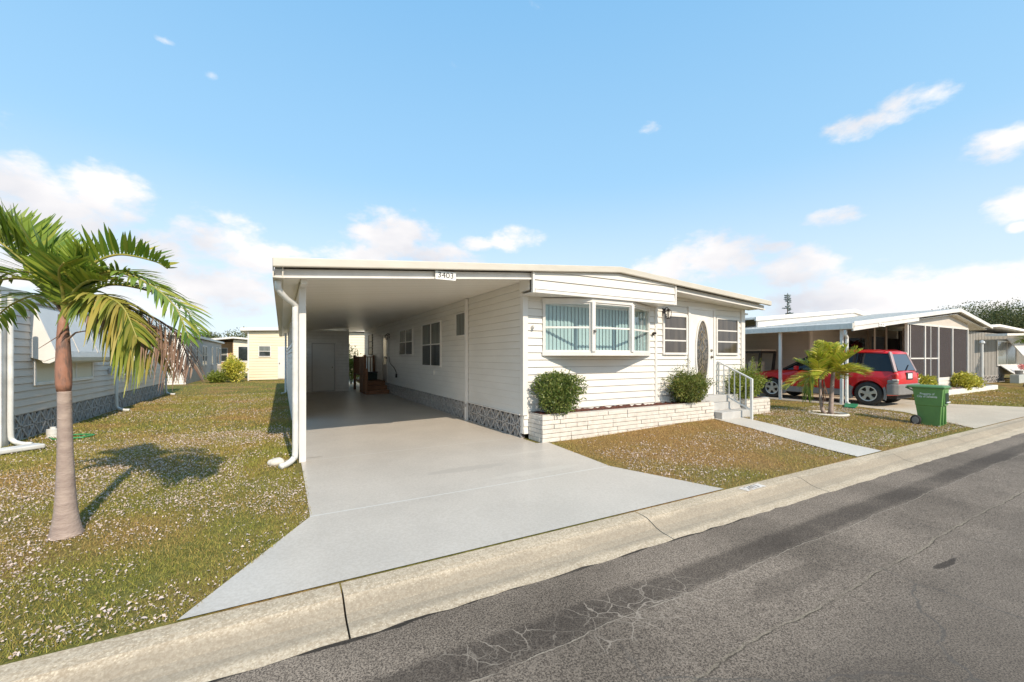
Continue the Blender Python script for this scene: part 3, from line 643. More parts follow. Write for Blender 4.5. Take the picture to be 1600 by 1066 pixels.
for (p, q) in ((P0, P1), (P1, P2), (P2, P3)):
    u = Vector((q[0]-p[0], q[1]-p[1], 0)).normalized(); n = Vector((u.y, -u.x, 0)); Ls = seglen(p, q)
    Mx = Matrix(((u.x, -n.x, 0, p[0]), (u.y, -n.y, 0, p[1]), (0, 0, 1, 0), (0, 0, 0, 1)))
    for (za, zb) in ((bz0+.03, 2.035), (2.07, bz1-.03)):
        gl = MB(); gl.M = Mx; gl.add([(.05, .014, za), (Ls-.05, .014, za), (Ls-.05, .014, zb), (.05, .014, zb)], [(0, 1, 2, 3)]); gl.build('glass', gm, bay, recalc=False)
for s in np.arange(4.33, 6.96, .088):
    sl_ = MB(); sl_.add([(s, 6.505, bz0+.015), (s+.090, 6.525, bz0+.015), (s+.090, 6.525, bz1-.01), (s, 6.505, bz1-.01)], [(0, 1, 2, 3)]); sl_.build('blind_slat', blind, bay, recalc=False)
b = MB(); b.box(4.32, 6.98, 6.49, 6.56, bz1-.04, bz1-.005); b.build('blind_headrail', trim, bay)
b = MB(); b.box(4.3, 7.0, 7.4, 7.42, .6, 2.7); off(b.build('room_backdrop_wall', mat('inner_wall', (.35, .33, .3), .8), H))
b = MB(); b.M = frame(5.075, 5.99, 0, 1.98); b.box(-.018, .018, -.03, 0, -.025, .025); b.lathe([(0, -.06), (.02, -.055), (.02, -.02)], 10, 'y'); off(b.build('wall_sensor', gplastic, H))
# jalousie windows beside the door
for (a, c, z0, z1) in ((7.50, 8.22, 1.60, 2.42), (9.37, 10.17, 1.60, 2.43)):
    off(window(H, F_, a, c, z0, z1, 1, 3, fr=.05, proud=.05, upper=louvre, lower=louvre))
# front door
fd = MB(); fd.M = F_; fd.box(8.29, 8.36, -.055, 0, .59, 2.68); fd.box(9.21, 9.28, -.055, 0, .59, 2.68); fd.box(8.36, 9.21, -.055, 0, 2.62, 2.68)
D = off(fd.build('front_door', trim, H, bevel=.003))
q = MB(); q.M = F_; q.box(8.36, 9.21, -.035, -.022, .60, 2.62); q.build('door_panel', mat('white_door', (.80, .77, .73), .4), D, bevel=.003)
def oval(rx, rz_, rin, y0, y1, c, nm, m_):
    o = MB(); o.M = F_; n = 40; vs = []
    for k in range(n):
        a = 2*math.pi*k/n
        for (r, y) in ((1, y0), (1, y1), (rin, y1), (rin, y0)): vs.append((c[0]+rx*r*math.cos(a), y, c[1]+(rz_-rx*(1-r))*math.sin(a)))
    o.add(vs, [(k*4+j, k*4+(j+1) % 4, ((k+1) % n)*4+(j+1) % 4, ((k+1) % n)*4+j) for k in range(n) for j in range(4)])
    return o.build(nm, m_, D, smooth=True)
oc = (8.785, 1.60)
oval(.255, .80, .84, -.036, -.062, oc, 'oval_frame', trim)
q = MB(); q.M = F_; n = 40; q.add([(oc[0]+.225*math.cos(2*math.pi*k/n), -.044, oc[1]+.77*math.sin(2*math.pi*k/n)) for k in range(n)], [tuple(range(n))]); q.build('oval_glass', mat('leaded_glass', (.16, .135, .11), .12, (.03, .028, .025), 16, spec=.9, ramp=(.4, .6)), D)
q = MB(); q.M = F_
for (sx) in (-1, 1):
    q.tube(vpath([(oc[0], -.047, 2.32), (oc[0]+sx*.10, -.047, 2.15), (oc[0]+sx*.13, -.047, 2.0), (oc[0]+sx*.03, -.047, 1.86), (oc[0]+sx*.10, -.047, 1.72), (oc[0], -.047, 1.6)], 5), .006, 5)
    q.tube(vpath([(oc[0], -.047, 2.12), (oc[0]+sx*.07, -.047, 2.05), (oc[0]+sx*.04, -.047, 1.95), (oc[0], -.047, 1.9)], 5), .006, 5)
    q.tube(vpath([(oc[0], -.047, .92), (oc[0]+sx*.07, -.047, 1.02), (oc[0]+sx*.11, -.047, 1.15), (oc[0], -.047, 1.3)], 5), .005, 5)
q.tube([(oc[0], -.047, .85), (oc[0], -.047, 1.6)], .004, 5); q.build('glass_tracery', mat('gold_leading', (.42, .33, .2), .4, metal=.5), D)
q = MB(); q.M = F_; q.lathe([(0, -.09), (.025, -.085), (.03, -.06), (.015, -.05), (.035, -.035)], 12, 'y', (9.135, 0, 1.50)); q.build('door_handle', brass, D, smooth=True)
q = MB(); q.M = F_; q.lathe([(0, -.06), (.03, -.055), (.032, -.035)], 12, 'y', (9.135, 0, 1.66)); q.build('deadbolt', brass, D, smooth=True)
# house number plate
q = MB(); q.box(2.02, 2.345, 6.005, 6.015, 2.675, 2.80); NP = off(q.build('number_plate', paint_white, H))
text('3403', .118, Matrix.Translation((2.183, 6.003, 2.738)) @ Matrix.Rotation(R(90), 4, 'X'), letter_dark, NP, 'plate_digits', .001, 1.12)

# ------------------------------------------------------------------ brick planters
def brick_planter(x0, x1, y0, y1, h, zb, label):
    T = thing('brick_planter', label, 'planter', (x0, y0, zb), group='white brick planters')
    b = MB(); rr = random.Random(int(x0*10)); rows = int(h/.078)
    for j in range(rows):
        z0, z1 = j*.078+.004, (j+1)*.078-.004
        for (p, L_, ax) in ((0, x1-x0, 'x'), (1, y1-y0, 'l'), (2, y1-y0, 'r')):
            s = 0
            while s < L_-.001:
                w = rr.choice([.25, .38, .5, .62]); e = min(L_, s+w);
                if L_-e < .1: e = L_
                pr = rr.uniform(-.004, .012)
                if ax == 'x': b.box(s+.004, e-.004, -pr, .08, z0, z1)
                elif ax == 'l': b.box(-pr+.002, .06, max(s+.004, .082), e-.002, z0, z1)
                else: b.box(L_*0+x1-x0-.06, x1-x0+pr, max(s+.004, .082), e-.002, z0, z1)
                s = e
    b.build('brick_wall', stonew, T, bevel=.006)
    m_ = MB(); m_.box(.018, x1-x0-.018, .022, .075, -.3, h-.012); m_.box(.012, .055, .075, y1-y0, -.3, h-.012); m_.box(x1-x0-.055, x1-x0-.012, .075, y1-y0, -.3, h-.012); m_.build('mortar_core', mortarm, T)
    so = MB(); nx = int((x1-x0)/.08); vs = [(.05+(x1-x0-.1)*i/nx, .07+(y1-y0-.08)*j/5, h-.05+rr.uniform(0, .05)) for j in range(6) for i in range(nx+1)]
    so.add(vs, [(j*(nx+1)+i, j*(nx+1)+i+1, (j+1)*(nx+1)+i+1, (j+1)*(nx+1)+i) for j in range(5) for i in range(nx)])
    so.build('mulch_bed', mulch, T, recalc=False); return T
brick_planter(3.95, 8.62, 6.03, 6.49, .50, 0, 'long low white brick planter with red mulch below the bay window')
brick_planter(9.85, 10.85, 6.03, 6.49, .44, .05, 'short white brick planter right of the front steps')

# ------------------------------------------------------------------ foliage helpers
def leaf_cloud(center, radii, n, size, seed, lobes=7, hollow=.55, asp=.45):
    r = np.random.default_rng(seed); c = np.array(center); rad = np.array(radii)
    ld = r.normal(size=(lobes, 3)); ld /= np.linalg.norm(ld, axis=1)[:, None]; lc = ld*rad*.48; lr = r.uniform(.45, .68, lobes)
    k = r.integers(0, lobes, n); d = r.normal(size=(n, 3)); d /= np.linalg.norm(d, axis=1)[:, None]
    rr = (hollow+(1-hollow)*r.random(n)**.7)[:, None]
    p = c+lc[k]+d*rad*lr[k][:, None]*rr
    # leaf frame: outward-ish axis
    ax = d+r.normal(size=(n, 3))*.6+np.array([0, 0, .35]); ax /= np.linalg.norm(ax, axis=1)[:, None]
    t = r.normal(size=(n, 3)); t -= ax*(t*ax).sum(1)[:, None]; t /= np.linalg.norm(t, axis=1)[:, None]
    s = size*r.uniform(.6, 1.35, n)[:, None]
    V = np.stack([p, p+ax*s*.5+t*s*asp*.5, p+ax*s, p+ax*s*.5-t*s*asp*.5], 1)
    return V
def sprigs(center, radii, n, size, seed, per=9, up=.5):
    """twig tips sticking out with leaves in whorls"""
    r = np.random.default_rng(seed); out = []
    for _ in range(n):
        d = r.normal(size=3); d[2] = abs(d[2])*.9-.35; d /= np.linalg.norm(d); base = np.array(center)+d*np.array(radii)*r.uniform(.72, .92)
        dirn = d+np.array([0, 0, up]); dirn /= np.linalg.norm(dirn); ln = r.uniform(.06, .2)*1.2
        for i in range(per):
            p = base+dirn*ln*i/per; a = dirn*.6+r.normal(size=3)*.6; a /= np.linalg.norm(a); t = np.cross(a, r.normal(size=3)); t /= np.linalg.norm(t); s = size*r.uniform(.6, 1.1)
            out.append([p, p+a*s*.5+t*s*.2, p+a*s, p+a*s*.5-t*s*.2])
    return np.array(out)
def shrub(name, loc, rad, label, m_, seed, group=None, n=3600, size=.05, z0=0):
    shr = np.random.default_rng(seed*3)
    T = thing(name, label, 'shrub', loc, group=group)
    c = (0, 0, rad[2]*1.0)
    V = np.concatenate([leaf_cloud(c, rad, int(n*1.5), size, seed, 22, .35), leaf_cloud(c, tuple(q*1.25 for q in rad), int(n*1.0), size, seed+9, 3, .5), sprigs(c, tuple(q*1.08 for q in rad), 190, size, seed+1, 11)])
    V = V*(1+.10*np.sin(V[:, :1, :]*np.array([9, 8, 7])+seed))
    V[:, :, 2] = np.maximum(V[:, :, 2], .01)
    fast('foliage', V, m_, T)
    b = MB(); rr = random.Random(seed)
    for i in range(9):
        a = rr.uniform(0, 6.28); e = Vector((math.cos(a)*rad[0]*.6, math.sin(a)*rad[1]*.5, rad[2]*rr.uniform(.9, 1.6)))
        b.tube([(rr.uniform(-.04, .04), rr.uniform(-.03, .03), 0), e*.5+Vector((0, 0, .05)), e], [.012, .009, .004], 5)
    b.build('stem', bark, T); return T
shrub('shrub', (4.45, 6.22, .45), (.43, .36, .40), 'dark green rounded shrub at the left end of the long planter', shrubm, 11, 'shrubs in the front planters')
shrub('shrub', (7.95, 6.20, .45), (.47, .38, .40), 'olive green shrub in the long planter, left of the front door', olivem, 12, 'shrubs in the front planters')
shrub('shrub', (10.15, 6.25, .45), (.52, .40, .43), 'light green shrub behind the handrail, right of the steps', shruby, 13, 'shrubs in the front planters')

# ------------------------------------------------------------------ front steps and handrail
T = thing('front_steps', 'pale concrete front steps up to the oval-glass door', 'steps', (8.65, 5.75, .06))
for (y0, z0, z1, y1) in ((.30, 0, .18, .60), (.0, 0, 0, 0),):
    pass
b = MB(); b.box(0, 1.15, .10, .40, 0, .19); b.build('tread', concrete, T, bevel=.01)
b = MB(); b.box(0, 1.15, .40, .73, 0, .37); b.build('tread', concrete, T, bevel=.01)
b = MB(); b.box(-.25, 1.15, .45, .728, .372, .53); b.build('landing', concrete, T, bevel=.01)
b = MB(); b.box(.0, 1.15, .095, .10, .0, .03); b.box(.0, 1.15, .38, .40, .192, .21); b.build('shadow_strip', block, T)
T = thing('handrail', 'white metal handrail with balusters beside the front steps', 'handrail', (9.38, 5.62, .06))
b = MB(); b.bar((0, 0, 0), (0, 0, .94), .05, .05); b.build('post', metalw, T, bevel=.004)
b = MB(); b.bar((0, .82, .45), (0, .82, 1.32), .03, .03); b.build('post', metalw, T, bevel=.004)
b = MB(); b.bar((0, -.01, .93), (0, .84, 1.33), .045, .03); b.build('top_rail', metalw, T, bevel=.004)
b = MB(); b.bar((0, 0, .22), (0, .84, .60), .03, .03); b.build('bottom_rail', metalw, T)
for i in range(1, 6):
    y = .82*i/6; b = MB(); b.bar((0, y, .22+.45*y), (0, y, .92+.47*y), .018, .018); b.build('baluster', metalw, T)

# ------------------------------------------------------------------ wooden deck in the carport
T = thing('wooden_deck', 'dark brown wooden deck with railing and steps at the carport side door', 'deck', (2.95, 17.15, 0))
b = MB(); b.box(0, .88, 1.45, 3.0, .42, .48)
for i in range(9): b.box(0, .88, 1.46+i*.17, 1.46+i*.17+.155, .482, .50)
b.build('platform', brownw, T)
for i in range(3): b = MB(); b.box(.06, .87, .0+i*.38, .42+i*.38, .0 if i == 0 else .16*i-.02, .165*(i+1)); b.build('step', brownw, T, bevel=.006)
b = MB()
for i in range(11): b.box(-.03, 0, i*.145-.02, i*.145+.118, .0, 1.5 if i > 2 else .95)
b.build('side_panel', brownw, T, bevel=.003)
for (x, y, h) in ((-.06, 0.0, .98), (-.06, .36, 1.53), (-.06, 3.0, 1.53), (.78, 3.0, 1.53)):
    b = MB(); b.box(x, x+.1, y, y+.1, 0, h); b.lathe([(.0, h+.07), (.05, h+.05), (.065, h+.02), (.06, h)], 8, c=(x+.05, y+.05, 0)); b.build('post', brownw, T, bevel=.006)
for (p, q) in (((0, 3.05), (.83, 3.05)), ((-.01, 1.6), (-.01, 3.0))):
    b = MB(); b.bar((*p, 1.5), (*q, 1.5), .09, .04); b.bar((*p, .75), (*q, .75), .05, .05)
    n = 6
    for i in range(1, n): b.bar((p[0]+(q[0]-p[0])*i/n, p[1]+(q[1]-p[1])*i/n, .75), (p[0]+(q[0]-p[0])*i/n, p[1]+(q[1]-p[1])*i/n, 1.5), .035, .035)
    b.build('railing', brownw, T)
T = thing('storage_crate', 'dark green lidded box sitting on the brown deck', 'box', (3.25, 18.75, .50))
b = MB(); b.box(0, .42, 0, .5, 0, .30); b.build('body', mat('dark_green_plastic', (.02, .05, .04), .5), T, bevel=.02)
b = MB(); b.box(-.02, .44, -.02, .52, .302, .35); b.build('lid', mat('black_plastic', (.015, .015, .015), .4), T, bevel=.01)

# ------------------------------------------------------------------ lawn bits around the carport
T = thing('shell_rock', 'rounded whitish rock on the grass beside the downspout outlet', 'rock', (-.06, 6.62, 0))
bm = bmesh.new(); bmesh.ops.create_icosphere(bm, subdivisions=3, radius=.085)
for v in bm.verts: v.co *= 1+.12*math.sin(v.co.x*60)*math.cos(v.co.y*47); v.co.z = v.co.z*.7+.04; v.co.x *= 1.25
me = bpy.data.meshes.new('stone'); bm.to_mesh(me); bm.free(); me.materials.append(shell); me.polygons.foreach_set('use_smooth', [True]*len(me.polygons)); link(bpy.data.objects.new('stone', me), T)

# ------------------------------------------------------------------ palms
def palm_frond(parent, pts, ln, n, m_, seed, width=.032, droop=.5, fwd=.7, lift=.35, name='frond', r0=.016, start=.16, cwid=1.0, hang=0):
    """pts: control points relative to the palm; leaflets fan out both sides of the rachis"""
    r = np.random.default_rng(seed)
    path = vpath(pts, 10); b = MB(); k = len(path)
    b.tube(path, [r0*(1-.85*i/(k-1))+.002 for i in range(k)], 6)
    fr = b.build(name, stalk if m_ is not frondd else frondd, parent, smooth=True)
    P = np.array([tuple(p) for p in path]); seg = np.linalg.norm(np.diff(P, axis=0), axis=1); cum = np.concatenate([[0], np.cumsum(seg)])/seg.sum()
    out = []
    for side in (-1, 1):
        for i in range(n):
            t = start+(1-start)*(i+.5)/n+r.uniform(-.004, .004); t = min(t, .999)
            p = np.array([np.interp(t, cum, P[:, j]) for j in range(3)]); q = np.array([np.interp(min(t+.03, 1), cum, P[:, j]) for j in range(3)]); q0 = np.array([np.interp(max(t-.03, 0), cum, P[:, j]) for j in range(3)])
            T_ = q-q0; T_ /= np.linalg.norm(T_)
            S = np.cross(T_, [0, 0, 1.0]); S /= (np.linalg.norm(S)+1e-6); U = np.cross(S, T_)
            L_ = ln*(math.sin(math.pi*min(1, (t-start)/(1-start)*.86+.14))**.55*.85+.15)*r.uniform(.85, 1.1)
            f = fwd*(.65+.75*t)
            d = S*side*1.0+T_*f+U*lift+r.normal(size=3)*.09; d /= np.linalg.norm(d)
            w = width*r.uniform(.7, 1.15); wv = np.cross(d, U+r.normal(size=3)*.25); wv /= np.linalg.norm(wv)
            # curved strip of 4 quads
            m = 5; ctr = []
            for j in range(m):
                s = j/(m-1); c = p+d*L_*s+np.array([0, 0, -1])*droop*L_*s*s*(1+hang)
                if hang: c = p+d*L_*s*(1-.45*hang*s)+np.array([0, 0, -1])*L_*s*s*droop*(1+hang)
                ctr.append(c)
            ws = [w*.35, w*.95, w, w*.7, w*.08]
            for j in range(m-1):
                out.append([ctr[j]-wv*ws[j]*.5, ctr[j]+wv*ws[j]*.5, ctr[j+1]+wv*ws[j+1]*.5, ctr[j+1]-wv*ws[j+1]*.5])
    V = np.array(out); n_ = len(V)
    # weld strips so each leaflet is one island
    me = bpy.data.meshes.new('leaflets'); vs = []; fs = []
    per = 4
    for a in range(0, n_, per):
        k0 = len(vs); vs += [tuple(V[a][0]), tuple(V[a][1])]
        for j in range(per):
            vs += [tuple(V[a+j][3]), tuple(V[a+j][2])]
            fs.append((k0+2*j, k0+2*j+1, k0+2*j+3, k0+2*j+2))
    me.from_pydata(vs, [], fs); me.materials.append(m_); me.polygons.foreach_set('use_smooth', [True]*len(fs))
    link(bpy.data.objects.new('leaflets', me), fr); return fr
CR, SR = math.cos(R(29.05)), math.sin(R(29.05))
def rf(r, f, z): return (r*CR+f*SR, -r*SR+f*CR, z)      # r: to the viewer's right, f: away from the street corner
PB = Vector((-1.62, 4.98, float(g(-1.62, 4.98))))
PT = thing('palm_tree', 'young palm with gray trunk and one hanging brown frond on the left lawn', 'palm tree', tuple(PB))
tr = MB(); hs = [0, .04, .12, .22, .4, .7, 1.0, 1.24]; rs = [.112, .102, .086, .074, .062, .051, .046, .045]
hh = [i*.0088 for i in range(142)]; RG = {int(q) for q in np.cumsum([12, 11, 10, 10, 9, 9, 9, 8, 8, 8, 7, 7, 7, 6, 6, 6])}; tr.tube([rf(-.012*h, 0, h) for h in hh], [float(np.interp(h, hs, rs))*(1+(.022 if i in RG else -.010 if i-1 in RG else 0)) for i, h in enumerate(hh)], 20)
tr.build('trunk', barkp, PT, smooth=True)
sh = MB(); sh.tube([rf(-.012*h-.005, 0, h) for h in (1.24, 1.30, 1.42, 1.55, 1.7, 1.82, 1.90)], [.045, .052, .053, .048, .042, .034, .030], 16); sh.build('crown_shaft', shaft, PT, smooth=True)
top = 1.80
T0 = PB.x*SR+PB.y*CR; R0 = PB.x*CR-PB.y*SR
def q3(px, py, f):      # a point of the crown, f metres behind (+) or before (-) the trunk
    t = T0+f; r = (px-800)/648*t-R0; return rf(r, f, 1.5+(558-py)/648*t-PB.z)
def pf(pts, *a, **k):
    return palm_frond(PT, [q3(*p) for p in [(104, 497, 0)]+pts], *a, **k)
pf([(84, 452, .05), (45, 415, .0), (-10, 372, -.05), (-60, 350, -.1)], .46, 40, frondm, 1, .040, droop=-.12, lift=1.3, fwd=.55)
pf([(88, 455, -.1), (50, 438, -.15), (0, 438, -.2), (-50, 465, -.25)], .34, 36, frondm, 2, .034, droop=.3, lift=.5)
pf([(112, 445, .1), (140, 415, .15), (185, 398, .2), (240, 408, .24), (262, 420, .26)], .30, 40, frondm, 3, .034, droop=.0, lift=1.1, fwd=.6)
pf([(118, 460, -.02), (165, 425, -.05), (225, 440, -.06), (272, 478, -.06), (296, 530, -.06)], .30, 44, frondm, 4, .026, droop=.35, lift=.25)
pf([(120, 470, .1), (170, 445, .2), (235, 455, .3), (285, 478, .3), (312, 520, .3)], .30, 40, frondm, 5, .028, droop=.3, lift=.4)
pf([(128, 470, -.02), (176, 466, -.05), (214, 502, -.05), (238, 555, -.05)], .46, 34, frondy, 6, .032, droop=.7, lift=.1, hang=.2)
pf([(125, 482, .08), (195, 480, .1), (268, 515, .12), (302, 575, .12)], .38, 46, frondd, 7, .014, droop=.45, lift=-.1, hang=.15, fwd=.9)
pf([(125, 486, .0), (190, 490, .02), (250, 520, .02), (280, 578, .02)], .34, 40, frondd, 17, .013, droop=.6, lift=-.1, hang=.25, fwd=.8)
pf([(98, 455, -.12), (92, 425, -.25), (100, 410, -.35)], .30, 30, frondm, 8, .034, droop=.1, lift=.7)
pf([(102, 450, .15), (98, 415, .4), (92, 398, .6)], .36, 34, frondm, 9, .036, droop=.1, lift=.8)
pf([(108, 445, .03), (125, 415, .1), (155, 392, .2)], .30, 32, frondm, 10, .034, droop=-.02, lift=.9, fwd=1.0)
pf([(92, 450, .08), (62, 425, .2), (30, 410, .3)], .34, 34, frondm, 14, .036, droop=.0, lift=.9)
pf([(125, 475, .12), (150, 475, .25), (168, 505, .35), (178, 548, .38)], .26, 28, frondm, 11, .030, droop=.7, lift=.1, hang=.3)
pf([(80, 462, -.04), (62, 440, -.05), (50, 428, -.05)], .12, 16, frondd, 12, .014, droop=.5, r0=.016)
pf([(118, 478, -.1), (150, 462, -.16), (190, 478, -.2), (215, 530, -.22)], .30, 34, frondy, 13, .028, droop=.55, lift=.3)
pf([(90, 470, .1), (55, 462, .2), (15, 478, .3), (-20, 510, .35)], .30, 34, frondm, 15, .030, droop=.45, lift=.3)
pf([(120, 458, .0), (155, 432, .02), (205, 428, .04), (250, 450, .05)], .30, 40, frondm, 21, .026, droop=.25, lift=.5)
pf([(96, 455, .0), (70, 432, -.05), (28, 425, -.1), (-20, 440, -.15)], .34, 40, frondm, 22, .028, droop=.2, lift=.6)
pf([(100, 450, -.02), (75, 420, -.02), (40, 388, -.03), (0, 350, -.05)], .40, 40, frondm, 23, .034, droop=-.05, lift=1.0, fwd=.7)
pf([(126, 480, .04), (160, 474, .08), (192, 500, .1), (208, 552, .1)], .32, 34, frondm, 24, .028, droop=.7, lift=.1, hang=.2)
pf([(112, 462, -.08), (135, 440, -.14), (165, 438, -.18)], .26, 28, frondm, 16, .030, droop=.1, lift=.7)
b = MB(); b.tube([q3(*p) for p in [(104, 505, 0), (92, 525, -.05), (60, 545, -.1)]], [.006, .004, .002], 5); b.tube([q3(*p) for p in [(106, 530, -.02), (118, 520, -.03), (135, 517, -.04)]], [.009, .007, .004], 5); b.build('dry_stalk', frondd, PT)

# double-trunk young palm on the right lawn
RB = Vector((12.05, 5.3, float(g(12.05, 5.3))))
RT = thing('palm_tree', 'small bushy yellow-green palm with two trunks in front of the red car', 'palm tree', tuple(RB)); RT.scale = (1.0, 1.0, 1.10)
b = MB(); b.tube([rf(.10, 0, 0), rf(.10, 0, .1), rf(.12, 0, .5), rf(.16, 0, .98)], [.075, .055, .045, .04], 12); b.build('trunk', barkp, RT, smooth=True)
b = MB(); b.tube([rf(-.06, 0, 0), rf(-.12, 0, .12), rf(-.16, 0, .35), rf(-.16, .02, .9)], [.055, .042, .035, .03], 12); b.build('trunk', barkp, RT, smooth=True)
rr = random.Random(5)
for i in range(32):
    base = (.16, 0, .98) if i % 3 else (-.16, .02, .9)
    a = 2*math.pi*i*.381+.4; el_ = [1.35, 1.1, .8, .5, .2][i % 5]+rr.uniform(-.12, .12); L_ = rr.uniform(.62, .85)
    dx_, df_ = math.cos(a)*math.cos(el_), math.sin(a)*math.cos(el_); dz_ = math.sin(el_)
    if i in (3, 16): dx_, df_, dz_ = .95, .1+.1*(i == 3), .30+.12*(i == 3)
    if dx_ > 0: dx_ *= 1.1
    pts = [base]+[(base[0]+dx_*L_*t, base[1]+df_*L_*t, base[2]+dz_*L_*t-.45*t*t*(1.1-dz_)) for t in (.25, .55, .85, 1.0)]
    palm_frond(RT, [rf(*p) for p in pts], .36, 38, orangem if i in (3, 16) else limem, 30+i, .024, droop=.25, lift=.7, fwd=.9, r0=.010)
palm_frond(RT, [rf(*p) for p in [(-.16, 0, .9), (-.3, 0, .95), (-.46, 0, .8), (-.5, 0, .45)]], .3, 18, frondm, 61, .04, droop=.7, lift=0, hang=.5)
palm_frond(RT, [rf(*p) for p in [(-.16, 0, .9), (-.12, -.05, .8), (-.12, -.06, .5), (-.14, -.05, .2)]], .12, 12, frondd, 62, .03, droop=.7, lift=0, hang=.5)
pg = MB(); pg.lathe([(.42, .0), (.44, .03), (.40, .055), (.36, .02)], 22, c=(.05, 0, -.01)); pg.build('root_ring', shell, RT)

# ------------------------------------------------------------------ trash bin
BT = thing('trash_bin', 'green wheeled city trash bin standing on the grass near the kerb', 'trash bin', (13.15, 3.70, float(g(13.15, 3.70))-.012), R(3)); BT.scale = (.84, .74, .94)
b = MB()
def ringbox(z, x, y0, y1): return [(-x, y0, z), (x, y0, z), (x, y1, z), (-x, y1, z)]
b = MB(); rings = [ringbox(.02, .21, -.27, .20), ringbox(.50, .245, -.305, .27), ringbox(.51, .255, -.32, .275), ringbox(.90, .285, -.35, .33), ringbox(.93, .30, -.37, .36)]
b.add([p for r_ in rings for p in r_], [(0, 3, 2, 1), (16, 17, 18, 19)]+[(i*4+k, i*4+(k+1) % 4, (i+1)*4+(k+1) % 4, (i+1)*4+k) for i in range(4) for k in range(4)])
b.build('body', bing, BT, bevel=.02)
b = MB(); b.box(-.16, .16, -.365, -.30, .52, .90); b.box(-.15, -.11, -.33, -.27, .05, .50); b.box(.11, .15, -.33, -.27, .05, .50); b.build('front_rib', bing, BT, bevel=.01)
b = MB(); b.box(-.13, .13, -.385, -.362, .56, .82); b.build('grab_recess', mat('dark_recess', (.01, .03, .012), .6), BT, bevel=.01)
b = MB(); b.tube([(-.15, -.405, .60), (.15, -.405, .60)], .016); b.build('catch_bar', metalw, BT)
b = MB(); rings = [ringbox(.93, .31, -.39, .40), ringbox(.965, .315, -.40, .48), ringbox(.995, .27, -.35, .44), ringbox(1.0, .20, -.28, .36)]
b.add([p for r_ in rings for p in r_], [(0, 3, 2, 1), (12, 13, 14, 15)]+[(i*4+k, i*4+(k+1) % 4, (i+1)*4+(k+1) % 4, (i+1)*4+k) for i in range(3) for k in range(4)]); b.build('lid', bind, BT, bevel=.014)
b = MB(); b.tube([(-.24, .50, .93), (.24, .50, .93)], .018); b.bar((-.22, .34, .86), (-.22, .50, .93), .03); b.bar((.22, .34, .86), (.22, .50, .93), .03); b.build('handle', bind, BT)
for sx in (-1, 1):
    b = MB(); b.lathe([(.0, -.03), (.09, -.03), (.125, -.028), (.13, 0), (.125, .028), (.09, .03), (0, .03)], 24, 'x', (sx*.30, .25, .135)); w = b.build('wheel', rubber, BT, smooth=True)
    b = MB(); b.lathe([(.0, -.034), (.06, -.034), (.085, -.031)], 20, 'x', (sx*.30, .25, .135)); b.lathe([(.0, .034), (.06, .034), (.085, .031)], 20, 'x', (sx*.30, .25, .135)); b.build('hub', gplastic, w)
b = MB(); b.tube([(-.3, .25, .135), (.3, .25, .135)], .014); b.build('axle', darkmetal, BT)
Mt = Matrix.Translation((-.283, .0, .76)) @ Matrix.Rotation(R(-90), 4, 'Z') @ Matrix.Rotation(R(90-4.3), 4, 'X')
text('Property of\nCity of Sarasota', .076, Mt, paint_white, BT, 'stencilled_lettering', .0015, .92)

# ------------------------------------------------------------------ red car
CT = thing('parked_car', 'red sport utility vehicle with gray bumpers parked in the neighbouring carport', 'car', (16.68, 5.85, .014))
def carbody():
    # stations along y (rear axle at 0, front axle at 2.86): (y, zbot, half width, z shoulder, z belt/top, half width at top)
    st = [(-.93, .50, .60, .70, .86, .56), (-.90, .38, .78, .72, 1.00, .68), (-.80, .34, .87, .74, 1.06, .76), (-.50, .32, .90, .76, 1.08, .80), (0, .30, .915, .78, 1.07, .82), (.5, .28, .905, .78, 1.055, .83),
          (1.2, .27, .905, .78, 1.045, .83), (2.0, .27, .905, .78, 1.03, .82), (2.35, .28, .905, .78, 1.03, .80), (2.7, .30, .91, .80, 1.01, .76), (3.1, .31, .905, .80, .975, .72), (3.45, .33, .87, .76, .92, .66), (3.62, .38, .78, .70, .84, .58), (3.68, .46, .60, .62, .76, .5)]
    b = MB(); ringn = 14
    for (y, zb, w, zs, zt_, wt) in st:
        h = [(0, zb), (w*.86, zb), (w*.97, zb+.06), (w*.985, zb+.16), (w, zs-.05), (w, zs+.04), (w*.985, zs+.12), (wt+.02, zt_-.03), (wt*.9, zt_+.0), (0, zt_+.035)]
        ring = [(x, y, z) for x, z in h]+[(-x, y, z) for x, z in h[-2:0:-1]]
        b.v += ring; ringn = len(ring)
    for i in range(len(st)-1):
        for k in range(ringn): b.f.append((i*ringn+k, i*ringn+(k+1) % ringn, (i+1)*ringn+(k+1) % ringn, (i+1)*ringn+k))
    b.f += [tuple(range(ringn)), tuple(range((len(st)-1)*ringn, len(st)*ringn))[::-1]]
    o = b.build('body', red, CT, smooth=True)
    cut = MB()
    for y in (0, 2.86): cut.lathe([(0, -1.2), (.415, -1.2), (.415, -.62), (0, -.62)], 32, 'x', (0, y, .36)); cut.lathe([(0, .62), (.415, .62), (.415, 1.2), (0, 1.2)], 32, 'x', (0, y, .36))
    cu = cut.build('cutter', red, None); cu.location = CT.location
    bpy.context.view_layer.update()
    md = o.modifiers.new('arch', 'BOOLEAN'); md.object = cu; md.operation = 'DIFFERENCE'; md.solver = 'EXACT'
    me = bpy.data.meshes.new_from_object(o.evaluated_get(bpy.context.evaluated_depsgraph_get())); o.modifiers.clear(); o.data = me
    bpy.data.objects.remove(cu)
    me.set_sharp_from_angle(angle=R(38))
    return o
carbody()
